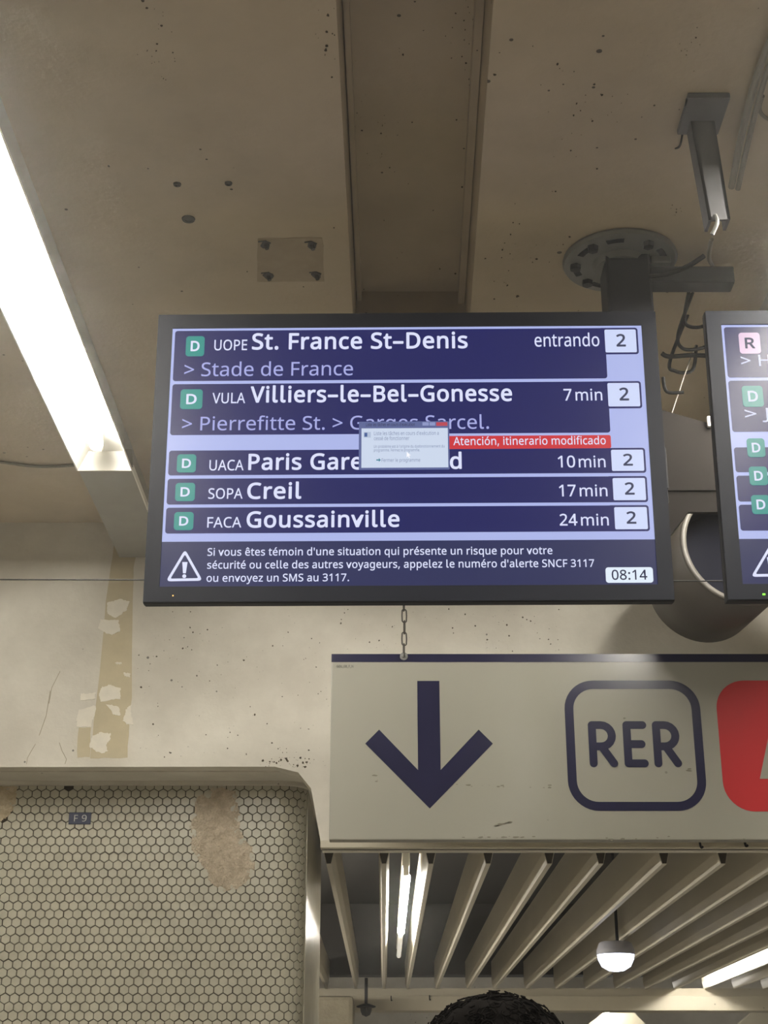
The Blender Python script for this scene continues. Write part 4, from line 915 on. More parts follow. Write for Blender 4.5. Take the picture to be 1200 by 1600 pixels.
bm = BM(); box(bm, (px1 + 0.002, -0.04, az1), (px1 + 0.05, 0.03, az1 + 0.02), 0.004); obj('clamp', bm, STEEL, pole)

# folded sheet cowl seen between the two screens
YC = 3.42
bm = BM()
K = lambda u, v, Y=YC: (at(u, v, Y).x, at(u, v, Y).z)
prism(bm, [K(985, 626), K(1036, 641), K(1110, 662), K(1240, 700), K(1240, 766), K(985, 766)], YC, YC + 0.012)
prism(bm, [K(985, 766.5), K(1240, 766.5), K(1240, 799), K(1076, 799), K(1036, 852), K(985, 852)], YC + 0.004, YC + 0.016)
cw = obj('sheet_cowl', bm, COWL)
tag(cw, 'grey folded sheet metal cowl seen in the gap between the two screens', 'cowl')
cw2 = BM(); box(cw2, (K(1108, 662)[0] - .006, YC - 0.012, K(1108, 662)[1] - .012), (K(1112, 662)[0] + .004, YC, K(1112, 652)[1] - .002), .001)
obj('corner_highlight', cw2, WHITEMETAL, cw)  # white block stands in for light catching the cowl's corner
bm = BM(); box(bm, (K(990, 700)[0], YC + 0.012, K(990, 760)[1]), (K(1012, 700)[0], YC + 0.04, ZC)); obj('hanger_strap', bm, COWL, cw)

# round drum with a dark open mouth
cb, cf = at(1092, 926, 4.42), at(1160, 852, 4.02)
ax = (cf - cb)
dl = ax.length
drum = thing('round_drum', 'round grey drum with a dark open mouth below and behind the gap between screens', 'drum', cb)
bm = BM()
rB, rF = 0.172, 0.176
lathe(bm, [(0, 0), (rB * .5, 0.0), (rB * .9, 0.01), (rB, 0.03), (rF, dl), (rF - 0.004, dl), (rF - 0.006, dl - 0.17)], (0, 0, 0), ax, 64)
obj('drum_shell', bm, DRUM, drum, smooth=True)
bm = BM(); lathe(bm, [(rF, dl - 0.012), (rF + 0.006, dl - 0.004), (rF + 0.004, dl + 0.004), (rF - 0.010, dl + 0.004), (rF - 0.010, dl - 0.02)], (0, 0, 0), ax, 64)
obj('drum_rim', bm, DRUM_RIM, drum, smooth=True)
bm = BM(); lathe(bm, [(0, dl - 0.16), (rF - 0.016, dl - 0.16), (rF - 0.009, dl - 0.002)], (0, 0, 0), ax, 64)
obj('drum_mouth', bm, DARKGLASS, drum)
bm = BM(); box(bm, (0.03, -0.02, 0.1), (0.07, 0.02, 3.36 - cb.z)); obj('hanger', bm, POST, drum)

# taut wire in front of the bulkhead
bm = BM()
wa, wb = at(-60, 902.5, 3.75), at(1290, 913.5, 3.75)
wa = Vector((-3.6, wa.y, wa.z)); wb = Vector((3.6, wb.y, wb.z + .004))
tube(bm, [wa, wb], 0.0018, 6)
tag(obj('taut_wire', bm, CABLE_DARK), 'thin taut wire stretched level across the hall behind both screens', 'wire')

# ================================================================== DIRECTION SIGN
YS = 4.4
sTL, sBL = at(520, 1022, YS), at(512, 1312, YS)
G = lambda u, v: (at(u, v, YS).x, at(u, v, YS).z)
sx0 = (sTL.x + sBL.x) / 2
sx1 = sx0 + 2.3
sz1, sz0 = sTL.z, sBL.z
sign = thing('direction_sign', 'long cream hanging sign with navy down arrow and boxed navy lettering', 'sign', (sx0, YS, sz0))
def sg(o):
    return o
bm = BM(); box(bm, (0, 0, 0), (sx1 - sx0, 0.05, sz1 - sz0), 0.0025); obj('panel', bm, SIGNW, sign)
def loc2(pts): return [(x - sx0, z - sz0) for x, z in pts]
zst = at(700, 1034.5, YS).z
plate('navy_band', loc2(rect(sx0, zst, sx1, sz1)), -0.0002, NAVY, sign, 0.0008)
tip_u = 670.5
arrow = [(652.5, 1064), (687, 1064), (687.5, 1204), (748.5, 1140), (770.5, 1162), (671, 1263.5), (571, 1162), (593, 1140), (652.5, 1202.5)]
ap = loc2([G(*q) for q in arrow])
# square the arrow up about its own axis
axx = (ap[5][0] + (ap[0][0] + ap[1][0]) / 2) / 2
hw = (ap[1][0] - ap[0][0]) / 2
la, lb = (ap[4][0] - ap[6][0]) / 2, (ap[3][0] - ap[7][0]) / 2
zi, zt, z2, z3, ztip = (ap[2][1] + ap[8][1]) / 2, ap[0][1], (ap[3][1] + ap[7][1]) / 2, (ap[4][1] + ap[6][1]) / 2, ap[5][1]
plate('down_arrow', [(axx - hw, zt), (axx + hw, zt), (axx + hw, zi), (axx + lb, z2), (axx + la, z3), (axx, ztip), (axx - la, z3), (axx - lb, z2), (axx - hw, zi)][::-1], -0.0002, NAVY, sign)
# boxed letters
b0 = loc2([G(889.5, 1267)])[0]; b1 = loc2([G(1090.5, 1063.5)])[0]
bm = BM()
tk = 0.0262
o_, i_ = rrect(b0[0], b0[1], b1[0], b1[1], 0.088, 10), rrect(b0[0] + tk, b0[1] + tk, b1[0] - tk, b1[1] - tk, 0.062, 10)
vo = [[bm.verts.new((x, y, z)) for x, z in ring] for ring in (o_, i_) for y in (-0.0002, -0.001)]
for k in range(len(o_)):
    k2 = (k + 1) % len(o_)
    bm.faces.new((vo[1][k], vo[1][k2], vo[3][k2], vo[3][k]))
    bm.faces.new((vo[0][k], vo[0][k2], vo[1][k2], vo[1][k]))
    bm.faces.new((vo[2][k], vo[2][k2], vo[3][k2], vo[3][k]))
obj('letter_frame', bm, NAVY, sign)
def stroke(bm, pts, w, y0, y1, n=10):
    """round-ended stroke through 2-D points"""
    for a, b in zip(pts, pts[1:]):
        a, b = Vector(a), Vector(b)
        if (b - a).length < 1e-6: continue
        d = (b - a).normalized()
        t0 = atan2(d.y, d.x)
        poly = [(b.x + w * cos(t0 - pi / 2 + pi * k / n), b.y + w * sin(t0 - pi / 2 + pi * k / n)) for k in range(n + 1)]
        poly += [(a.x + w * cos(t0 + pi / 2 + pi * k / n), a.y + w * sin(t0 + pi / 2 + pi * k / n)) for k in range(n + 1)]
        y1 -= 0.00006
        prism(bm, poly, y1, y0)
def sgn(u, v): return loc2([G(u, v)])[0]
def letter_R(u0, u1, vt, vb):
    bm = BM()
    w = 0.0118
    x0, z1 = sgn(u0, vt); x1, z0 = sgn(u1, vb)
    x0 += w; x1 -= w; z1 -= w; z0 += w
    zm = z0 + (z1 - z0) * 0.44
    r = (z1 - zm) / 2
    arc = [(x1 - r - 0.002 + (r) * cos(t), zm + r + r * sin(t)) for t in [pi / 2 - pi * k / 10 for k in range(11)]]
    stroke(bm, [(x0, z0), (x0, z1)] + arc + [(x0, zm)], w, -0.0002, -0.0012)
    stroke(bm, [((x0 + x1) / 2 - 0.004, zm), (x1, z0)], w, -0.0002, -0.0024)
    return bm
def letter_E(u0, u1, vt, vb):
    bm = BM()
    w = 0.0118
    x0, z1 = sgn(u0, vt); x1, z0 = sgn(u1, vb)
    x0 += w; x1 -= w; z1 -= w; z0 += w
    stroke(bm, [(x1, z1), (x0, z1), (x0, z0), (x1, z0)], w, -0.0002, -0.0012)
    stroke(bm, [(x0, (z0 + z1) / 2), (x1 - 0.006, (z0 + z1) / 2)], w, -0.0002, -0.0019)
    return bm
for bm_ in (letter_R(918, 966, 1127, 1199), letter_E(972, 1014, 1127, 1199), letter_R(1018, 1066, 1127, 1199)):
    obj('sign_letter', bm_, NAVY, sign)
# red line badge with a white letter, cut by the edge of the view
q0 = sgn(1127, 1268); q1 = sgn(1122, 1063.5)
rx0 = (q0[0] + q1[0]) / 2
rw = b1[0] - b0[0]
rb = plate('red_badge', rrect(rx0, q0[1], rx0 + rw, q1[1], 0.088, 10), -0.0002, RED, sign)
fx, fz = sgn(1187, 1217)
acx = rx0 + rw / 2
hA = q1[1] - q0[1]
zt_ = q1[1] - (fz - q0[1])
bm = BM()
d = acx - fx
prism(bm, [(fx, fz), (fx + 0.062, fz), (acx, zt_ - 0.075), (acx, zt_), (acx - 0.034, zt_)], -0.002, -0.001)
prism(bm, [(acx, zt_ - 0.075), (acx + d - 0.062, fz), (acx + d, fz), (acx + 0.034, zt_), (acx, zt_)], -0.002, -0.001)
prism(bm, [(acx - d * .52, fz + 0.055), (acx + d * .52, fz + 0.055), (acx + d * .4, fz + 0.098), (acx - d * .4, fz + 0.098)], -0.0021, -0.001)
obj('badge_letter', bm, SIGNW, rb)
p0, p1 = sgn(526, 1043), sgn(552, 1043)
letters('reference_text', 'GDL_08_F_N', p0[0], p1[0], p0[1], 0.0075, mat('print_grey', (40, 37, 36), 0.6), -0.0002, sign, hook=False)
# dirty scuffs along the foot of the panel
bm = BM()
random.seed(31)
for (ua, va, ub, vb, n) in ((690, 1226, 860, 1230, 16), (720, 1306, 845, 1309, 14), (765, 1290, 800, 1286, 12), (582, 1206, 592, 1224, 3), (1073, 1200, 1080, 1206, 2), (970, 1120, 978, 1124, 2), (945, 1310, 1190, 1312, 10)):
    for _ in range(n):
        t = random.random()
        u, v = ua + (ub - ua) * t, va + (vb - va) * t + random.gauss(0, 1.6)
        x, z = sgn(u, v)
        a = 0.002 + 0.008 * random.random() ** 2
        pts = [(x + a * random.uniform(.6, 1.2) * cos(2 * pi * i / 7), z + a * .35 * random.uniform(.5, 1.2) * sin(2 * pi * i / 7)) for i in range(7)]
        prism(bm, pts, -0.0007, -0.0001)
o = obj('scuff_marks', bm, mat('scuff_grey', (100, 94, 80), 0.7), sign)
o['kind'] = 'stuff'
bm = BM()
ep = sgn(631, 1026)
lathe(bm, [(0, 0), (0.012, 0), (0.012, 0.005), (0.006, 0.006), (0.006, 0.016), (0, 0.017)], (ep[0], -0.0005, ep[1]), (0, -1, 0), 20)
obj('eye_bolt', bm, STEEL, sign, smooth=False)

# chain from the sign to the ceiling
cx_, cz_ = G(631, 1024)
ch = thing('sign_chain', 'small steel chain rising from the sign bolt to behind the left screen', 'chain', (cx_, YS - 0.012, cz_))
bm = BM()
lp = []
lh, lw, lr = 0.021, 0.0075, 0.0022
for k in range(12):
    t = 2 * pi * k / 12
    zz = sin(t)
    lp.append(Vector((lw * cos(t), 0, (lh - lw) * (1 if zz > 1e-6 else (-1 if zz < -1e-6 else 0)) + lw * zz)))
lp.append(lp[0]); lp.append(lp[1])
tube(bm, lp, lr, 6, caps=False)
link0 = obj('link', bm, mat('chain_steel', (58, 54, 48), 0.45, metal=0.5), ch, smooth=True)
npitch = 2 * (lh - lr * 1.2)
nl = int((ZC - cz_) / npitch)
for k in range(nl):
    o = link0 if k == 0 else link0.copy()
    if k:
        COL.objects.link(o); o.parent = ch
    o.location = (0.002 * sin(k * .7) + 0.00025 * k * 0, 0, 0.012 + k * npitch)
    o.rotation_euler = (0, 0, radians(20 if k % 2 else 100))

# ================================================================== HALL LAMPS
def hall_lamp(label, x, y0, y1, z, tube_m, group, rail_to=None, wdt=0.165, turn=0.0, tz=0.018):
    l = thing('tube_light', label, 'ceiling light', (x, y0, z), (0, 0, turn), group)
    n = y1 - y0
    h = ZC - z
    w = wdt / 2
    bm = BM()
    prism(bm, [(-w, 0.0), (-w + 0.004, 0.0), (-w * .62, 0.062), (w * .62, 0.062), (w - 0.004, 0.0), (w, 0.0), (w * .66, 0.068), (-w * .66, 0.068)], 0, n)
    obj('reflector', bm, WHITEMETAL, l)
    bm = BM(); box(bm, (-w * .6, 0, 0.068), (w * .6, n, h), 0.003); obj('housing', bm, RAILM, l)
    for yy in (0.0, n - 0.004):
        bm = BM(); prism(bm, [(-w, 0.0), (w, 0.0), (w * .66, 0.068), (-w * .66, 0.068)][::-1], yy, yy + 0.004); obj('end_plate', bm, WHITEMETAL, l)
    bm = BM(); tube(bm, [(0, 0.05, tz), (0, n - 0.15, tz)], 0.019, 16); obj('tube', bm, tube_m, l, smooth=True)
    for yy in (0.03, n - 0.15):
        bm = BM(); box(bm, (-0.016, yy, 0.004), (0.016, yy + 0.025, 0.064), 0.003); obj('lamp_holder', bm, WHITEMETAL, l)
    if rail_to:
        bm = BM(); prism(bm, [(-w, 0.012), (w, 0.012), (w * .9, 0.07), (-w * .9, 0.07)][::-1], n, rail_to - y0 - 0.002); obj('unlit_tray', bm, RAILM, l)
        bm = BM(); box(bm, (-w * .6, n, 0.07), (w * .6, rail_to - y0 - 0.002, h)); obj('mounting_rail', bm, RAILM, l)
        bm = BM(); box(bm, (w - 0.004, n, 0.0), (w, rail_to - y0 - 0.01, 0.02)); obj('tray_lip', bm, WHITEMETAL, l)
    return l
ZL = 3.36
eL = atz(164, 736, ZL)
hall_lamp('bright fluorescent tube light on the ceiling at the left, ending beside the left screen', eL.x, eL.y - 3.0, eL.y, ZL, TUBE, 'hall tube lights', YB)
eR = atz(1222, 436, ZL)
hall_lamp('bright fluorescent tube light at the right edge, above the second screen', eR.x + 0.10, eL.y - 3.0, eL.y, ZL, TUBE, 'hall tube lights', YB)
for x, nm in ((-0.85, 'left'), (1.05, 'right')):
    hall_lamp('fluorescent tube light on the ceiling behind the viewer, the %s one of two' % nm, x, -3.9, -1.4, ZL, TUBE_REAR, 'hall tube lights')

# thin cable draped on the ceiling left of the lamp
bm = BM()
tube(bm, smooth_path([atz(-60, 716, ZC - .006), atz(0, 722, ZC - .006), atz(60, 729, ZC - .006), atz(118, 727, ZC - .006), atz(150, 722, ZC - .006)]), 0.005, 8)
tag(obj('ceiling_cable', bm, CABLE), 'thin pale cable crossing the ceiling to the end of the left light', 'cable', 'loose cables')

# ================================================================== CEILING FITTINGS
for (u, v, r, lb) in ((277, 287.5, .009, 'small dark anchor plug in ceiling, left of an upper pair'), (357, 286, .0085, 'small dark anchor plug in ceiling, right of an upper pair'), (294.5, 342, .0155, 'largest dark anchor plug in ceiling, below the pair of small plugs')):
    p = atz(u, v, ZC)
    bm = BM()
    lathe(bm, [(0, 0.0), (r, 0), (r * .92, 0.003), (r * .55, 0.0035), (r * .5, 0.001), (0, 0.001)], (0, 0, 0), (0, 0, -1), 18)
    tag(obj('anchor_plug', bm, PLUG, None, loc=p), lb, 'anchor plug', 'ceiling anchor plugs')
q = [atz(402, 372, ZC), atz(504, 371, ZC), atz(506, 439, ZC), atz(402, 440, ZC)]
cm = sum(q, Vector()) / 4
mk = thing('mounting_trace', 'square trace of a removed bracket with four anchors in ceiling', 'bracket trace', cm)
bm = BM(); slab(bm, ragged([((p - cm).x, (p - cm).y) for p in q], 0.003, 50, 5), -0.001, 0.001); obj('paint_square', bm, PATCH, mk)
for k, (u, v) in enumerate(((415, 381), (487, 382), (419, 430), (494, 429))):
    p = atz(u, v, ZC) - cm
    bm = BM()
    random.seed(60 + k)
    pts = [(p.x + .013 * random.uniform(.6, 1.1) * cos(2 * pi * i / 9), p.y + .018 * random.uniform(.6, 1.1) * sin(2 * pi * i / 9)) for i in range(9)]
    slab(bm, pts, -0.0035, 0.0)
    tube(bm, [(p.x, p.y, 0), (p.x + .004, p.y, -0.014)], 0.005, 8)
    tube(bm, [(p.x - .016, p.y - .012, -0.002), (p.x, p.y - 0.016, -0.0025), (p.x + .012, p.y - .006, -0.002)], 0.0018, 5)
    obj('anchor', bm, PLUG, mk)

# hanging channel bracket
hb = atz(1098, 168, ZC)
br = thing('hanging_bracket', 'grey channel bracket hanging from the ceiling at upper right', 'bracket', hb)
yB = hb.y
def hp(u, v): 
    p = at(u, v, yB) - hb
    return (p.x, p.z)
bm = BM()
c0, c1 = atz(1075, 152, ZC - .012) - hb, atz(1122, 210, ZC - .012) - hb
box(bm, (c0.x, min(c0.y, c1.y), -0.014), (c1.x, max(c0.y, c1.y), 0.0), 0.003); obj('top_plate', bm, BRACKETM, br)
pp = [hp(1079, 190), hp(1116, 190), hp(1141, 343), hp(1107, 345)]
bm = BM()
prism(bm, pp, -0.002, 0.004)
prism(bm, [pp[0], (pp[0][0] + .006, pp[0][1]), (pp[3][0] + .006, pp[3][1]), pp[3]], -0.002, 0.04)
prism(bm, [(pp[1][0] - .006, pp[1][1]), pp[1], pp[2], (pp[2][0] - .006, pp[2][1])], -0.002, 0.04)
obj('channel', bm, BRACKETM, br)
bm = BM()
tube(bm, smooth_path([Vector((hp(1117, 338)[0], -.004, hp(1117, 338)[1])), Vector((hp(1119, 352)[0], -.01, hp(1119, 352)[1])), Vector((hp(1112, 368)[0], -.004, hp(1112, 368)[1]))]), 0.004, 8); obj('hook', bm, STEEL, br)
# loose cables
def cable(pts, r, label, m=CABLE, sub=6):
    bm = BM()
    tube(bm, smooth_path(pts, sub), r, 8)
    return tag(obj('loose_cable', bm, m), label, 'cable', 'loose cables')
A = at
cable([atz(1073, 155, ZC - .012), atz(1069, 190, ZC - .006), atz(1063, 226, ZC - .003), atz(1055, 232, ZC)], 0.0022, 'thin dark wire beside the hanging bracket, ending at a small hole', CABLE_DARK)
cable([atz(1222, 20, ZC - .012), atz(1186, 108, ZC - .012), atz(1160, 205, ZC - .02), atz(1143, 292, ZC - .03)], 0.0075, 'outer cable of the bundle running from the upper right corner to the bracket')
cable([atz(1235, 30, ZC - .012), atz(1198, 115, ZC - .012), atz(1172, 210, ZC - .02), atz(1153, 295, ZC - .03)], 0.006, 'inner cable of the bundle running from the upper right corner to the bracket')
cable([atz(1225, 190, ZC - .008), atz(1200, 186, ZC - .008), atz(1187, 172, ZC - .008), atz(1192, 150, ZC - .01)], 0.004, 'short cable looping off the bundle at the right edge')
cable([atz(1112, 374, ZC - .05), atz(1109, 388, ZC - .04), atz(1108, 405, ZC - .04), atz(1114, 416, ZC - .002)], 0.005, 'cable dropping from the bracket hook to the cross arm')
cable([A(1015, 432, 2.98), A(1045, 428, 2.97), A(1075, 416, 2.96), A(1100, 400, 2.96)], 0.006, 'cable leaving the pole just above its cross arm', CABLE_DARK)
cable([A(1078, 448, 3.2), A(1070, 490, 3.22), A(1073, 508, 3.22), A(1094, 511, 3.22), A(1120, 500, 3.22)], 0.0045, 'topmost dark cable loop hanging under the cross arm', CABLE_DARK)
cable([A(1085, 450, 3.25), A(1060, 520, 3.27), A(1066, 544, 3.27), A(1092, 545, 3.27), A(1120, 535, 3.27)], 0.0045, 'middle dark cable loop hanging between the screens', CABLE_DARK)
cable([A(1092, 450, 3.36), A(1048, 560, 3.37), A(1055, 580, 3.37), A(1082, 578, 3.37), A(1088, 540, 3.37)], 0.0045, 'dark cable loop with a bend left, third down between the screens', CABLE_DARK)
cable([A(1036, 590, 3.34), A(1042, 612, 3.34), A(1068, 613, 3.34)], 0.0045, 'lowest short dark cable hooked beside the left screen edge', CABLE_DARK)
cable([A(1034, 552, 3.31), A(1045, 557, 3.31), A(1080, 555, 3.31), A(1110, 556, 3.31)], 0.006, 'thick dark cable lying level across the gap between the screens', CABLE_DARK)
cable([A(1086, 540, 3.35), A(1070, 585, 3.35), A(1050, 645, 3.35)], 0.0014, 'thin pale wire slanting down across the cable loops', CABLE)
# ================================================================== PIER NUMBER PLATE
u0, v0, u1, v1 = 108.5, 1269.5, 141.5, 1288
a = at(u0, v0, YT - .003); b = at(u1, v1, YT - .003)
np_ = thing('number_plate', 'small navy plate reading F 9 stuck on the hexagon tiles', 'number plate', ((a.x + b.x) / 2, YT - .0025, (a.z + b.z) / 2))
w, h = (b.x - a.x) / 2, (a.z - b.z) / 2
bm = BM(); box(bm, (-w, -0.003, -h), (w, 0.002, h), 0.0006); obj('plate', bm, mat('plate_navy', (26, 34, 62), 0.4), np_)
letters('plate_text', 'F', -w * .52, -w * .18, -h * .55, h * 1.12, mat('plate_white', (206, 206, 200), 0.5), -0.003, np_)
letters('plate_text', '9', w * .18, w * .62, -h * .55, h * 1.12, MATS['plate_white'], -0.003, np_)

# ================================================================== PASSAGE: SLATS, LAMPS, CAMERA
def slat_mesh():
    bm = BM()
    pts = [(-0.009, 0.0), (0.009, 0.0), (0.020, 0.045), (0.020, 0.19), (-0.020, 0.19), (-0.020, 0.045)]
    prism(bm, pts, 0, YF + 0.02 - 5.6)
    me = bpy.data.meshes.new('slat_blade'); bmesh.ops.recalc_face_normals(bm, faces=bm.faces[:]); bm.to_mesh(me); bm.free()
    me.materials.append(SLAT)
    return me
def end_shade_mesh():
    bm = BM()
    prism(bm, [(-0.0075, 0.002), (0.0075, 0.002), (0.018, 0.046), (0.018, 0.188), (-0.018, 0.188), (-0.018, 0.046)], -0.002, 0.0)  # dark sheet stands in for the shade inside the slat's open end
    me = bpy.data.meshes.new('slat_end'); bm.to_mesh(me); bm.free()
    me.materials.append(mat('slat_end_shade', (58, 52, 44), 0.8))
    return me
sm, cmx = slat_mesh(), end_shade_mesh()
xs_slat = [-0.414, -0.203, 0.0, 0.172, 0.383, 0.608, 0.797, 1.030, 1.246, 1.46, 1.675, 1.89, 2.10, 2.315, 2.53, 2.74, 2.95, 3.16, 3.37]
side = {0: 'cream ceiling slat hidden mostly behind the tiled pier, first from the left', 1: 'cream ceiling slat nearest the glossy pier flank, near end visible',
        2: 'cream ceiling slat with lit face just left of the passage tube light', 3: 'cream ceiling slat with lit face just right of the passage tube light'}
ords = ['first', 'second', 'third', 'fourth', 'fifth', 'sixth', 'seventh', 'eighth', 'ninth', 'tenth', 'eleventh', 'twelfth', 'thirteenth', 'fourteenth', 'fifteenth', 'sixteenth']
for i, x in enumerate(xs_slat):
    lb = side.get(i) or 'cream slat of the passage ceiling, %s to the right of its tube light' % ords[i - 3]
    t = thing('baffle_slat', lb, 'slat', (x, 5.6, zs_b), (0, 0, 0), 'passage ceiling slats')
    link(bpy.data.objects.new('blade', sm), t)
    link(bpy.data.objects.new('open_end_shade', cmx), t)
def passage_lamp(label, x, y0, y1, z, m, tail=0.0):
    l = thing('passage_light', label, 'tube light', (x, y0, z), (0, 0, 0), 'passage tube lights')
    bm = BM(); tube(bm, [(0, 0.05, 0), (0, y1 - y0, 0)], 0.019, 14); obj('tube', bm, m, l, smooth=True)
    bm = BM(); box(bm, (-0.016, 0, 0.04), (0.016, y1 - y0 + tail, 0.10), 0.004); obj('batten', bm, WHITEMETAL, l)
    bm = BM(); box(bm, (-0.012, 0.0, 0.0), (0.012, 0.048, 0.05), 0.003); obj('lamp_holder', bm, WHITEMETAL, l)
    if tail:
        bm = BM(); tube(bm, [(0, y1 - y0 + 0.04, 0), (0, y1 - y0 + tail, 0)], 0.014, 12); obj('dim_tube', bm, TUBE_DIM, l, smooth=True)
    bm = BM(); box(bm, (-0.01, (y1 - y0) * .4, 0.10), (0.01, (y1 - y0) * .4 + 0.03, zs_b + 0.6 - z)); obj('hanger', bm, POST, l)
    return l
zt1 = zs_b + 0.075
y_a = (zt1 - EYE) / tan(PITCH - math.atan((1368 - 800) / F_PX))
y_b = (zt1 - EYE) / tan(PITCH - math.atan((1456 - 800) / F_PX))
passage_lamp('lit tube light recessed between two slats below the sign arrow', 0.092, y_a, y_b, zt1, TUBE_P, 1.3)
p = at(1168, 1506, 9.0); zt2 = zs_b + 0.06
py0 = (zt2 - EYE) / tan(PITCH - math.atan((1480 - 800) / F_PX)); py1 = (zt2 - EYE) / tan(PITCH - math.atan((1528 - 800) / F_PX))
passage_lamp('lit tube light between slats at the right edge of the photo', 2.205, py0, py1, zt2, TUBE_P, 0.0)
passage_lamp('added unseen tube light behind the beam, brightening the far end of the passage', 1.9, YF + 0.9, YF + 2.3, zs_b - 0.02, TUBE_P, 0.0)  # lamp added out of sight to brighten the passage end

passage_lamp('added unseen tube light behind the tiled pier, brightening the passage slats', -1.7, 6.8, 9.8, zs_b - 0.16, TUBE_FILL, 0.0)  # lamp added behind the pier to brighten the slats' left faces

# round white lamp hanging under the slats
yD = 8.0
pd = at(962, 1492, yD)
dlm = thing('dome_lamp', 'round lit bulkhead lamp hanging under the passage slats', 'lamp', pd)
rD = abs(at(992, 1492, yD).x - at(932, 1492, yD).x) / 2
bm = BM(); lathe(bm, [(0, 0.066), (rD * .74, 0.064), (rD * .84, 0.058), (rD * .98, 0.024), (rD, 0.006), (rD * .97, 0.0)], (0, 0, 0), (0, 0, 1), 32); obj('lamp_body', bm, mat('lamp_grey', (186, 186, 196), 0.5), dlm, smooth=True)
bm = BM(); lathe(bm, [(rD * .96, 0.0), (rD * .93, -0.022), (rD * .75, -0.058), (rD * .4, -0.078), (0, -0.084)], (0, 0, 0), (0, 0, 1), 32); obj('diffuser', bm, DOMELIT, dlm, smooth=True)
bm = BM(); tube(bm, [(0.012, 0, 0.07), (0.012, 0, zs_b + 0.6 - pd.z)], 0.008, 8); obj('stem', bm, POST, dlm)

# dome camera on a short pole under the far beam
yK = YF - 0.3
pk = at(572, 1573, yK)
ck_ = thing('dome_camera', 'small dark dome camera hanging from a short pole by the far beam', 'camera', pk)
rk = abs(at(587, 1573, yK).x - at(557, 1573, yK).x) / 2
bm = BM(); lathe(bm, [(0, 0.022), (rk * .3, 0.02), (rk, 0.004), (rk, -0.004), (rk * .9, -0.006)], (0, 0, 0), (0, 0, 1), 28); obj('camera_base', bm, POST, ck_)
bm = BM(); lathe(bm, [(rk * .62, -0.005), (rk * .58, -0.03), (rk * .42, -0.055), (0, -0.068)], (0, 0, 0), (0, 0, 1), 28); obj('dome', bm, mat('dome_black', (14, 14, 18), 0.08), ck_, smooth=True)
bm = BM(); tube(bm, [(0, 0, 0.02), (0, 0, zs_b + 0.05 - pk.z)], 0.012, 10); obj('pole', bm, POST, ck_)
# small hooks on the beams
hooks = [(1093, 1319, YB - .036, .0035, .013, 'dark metal hook on the lintel edge below the RER box, left of a pair'), (1163, 1318, YB - .036, .004, .010, 'dark metal hook on the lintel edge below the red badge'),
         (611, 1560, YF - .004, .004, .016, 'small hook on the far beam, just right of the dome camera'), (671, 1559, YF - .004, .004, .016, 'small hook on the far beam beside the curly hair')]
for u, v, Y, r, h, lb in hooks:
    p = at(u, v, Y)
    bm = BM()
    tube(bm, smooth_path([(0, 0.006, h), (0, -0.006, h * .8), (0, -0.009, 0), (0.002, -0.012, -h), (0.008, -0.012, -h * .7)]), r, 8)
    tag(obj('wall_hook', bm, POST, None, loc=p), lb, 'hook', 'beam hooks')

# ================================================================== THE PERSON IN FRONT
YP = 2.42
top = at(772, 1540, YP)
xP, zTop = top.x, top.z
person = thing('person', 'person with curly black hair, only the crown showing at the bottom edge', 'person', (xP, YP, 0))
zT = zTop - 0.022                    # crown of the skull
k = zT / 1.75
J = [(0, 0, .96), (0, .01, 1.10), (0, .015, 1.27), (0, .0, 1.42), (0, .0, 1.50), (0, -.005, 1.56),
     (.10, 0, .92), (.105, -.012, .50), (.11, .02, .09), (.115, -.10, .035),
     (-.10, 0, .92), (-.105, -.012, .50), (-.11, .02, .09), (-.115, -.10, .035),
     (.10, .0, 1.43), (.185, .0, 1.40), (.225, .02, 1.12), (.235, -.04, .88), (.235, -.055, .82),
     (-.10, .0, 1.43), (-.185, .0, 1.40), (-.225, .02, 1.12), (-.235, -.04, .88), (-.235, -.055, .82)]
Ed = [(0, 1), (1, 2), (2, 3), (3, 4), (4, 5), (0, 6), (6, 7), (7, 8), (8, 9), (0, 10), (10, 11), (11, 12), (12, 13),
      (3, 14), (14, 15), (15, 16), (16, 17), (17, 18), (3, 19), (19, 20), (20, 21), (21, 22), (22, 23)]
Rr = [(.15, .11), (.135, .10), (.15, .11), (.12, .09), (.055, .055), (.055, .055), (.09, .09), (.058, .058), (.045, .045), (.04, .035),
      (.09, .09), (.058, .058), (.045, .045), (.04, .035), (.075, .07), (.06, .06), (.045, .045), (.032, .032), (.03, .022),
      (.075, .07), (.06, .06), (.045, .045), (.032, .032), (.03, .022)]
# hands: palm continues from the wrist, five short chains each
for s, wr in ((1, 18), (-1, 23)):
    base = len(J)
    J.append((s * .238, -.062, .775)); Ed.append((wr, base)); Rr.append((.030, .017))
    for f, (oy, ln) in enumerate(((-.030, .075), (-.010, .085), (.010, .080), (.028, .065))):
        i0 = len(J)
        J += [(s * .238, -.062 + oy, .755), (s * .234, -.066 + oy, .755 - ln * .5), (s * .224, -.070 + oy, .755 - ln)]
        Ed += [(base, i0), (i0, i0 + 1), (i0 + 1, i0 + 2)]
        Rr += [(.010, .010), (.009, .009), (.008, .008)]
    i0 = len(J)
    J += [(s * .232, -.098, .79), (s * .226, -.108, .755)]
    Ed += [(wr, i0), (i0, i0 + 1)]
    Rr += [(.011, .011), (.009, .009)]
me = bpy.data.meshes.new('body')
me.from_pydata([(-x * k, -y * k, z * k) for x, y, z in J], Ed, [])
tmp = bpy.data.objects.new('body_skeleton', me)
COL.objects.link(tmp)
md = tmp.modifiers.new('skin', 'SKIN')
for v, (a, b) in zip(me.skin_vertices[0].data, Rr): v.radius = (a * k, b * k)
me.skin_vertices[0].data[0].use_root = True
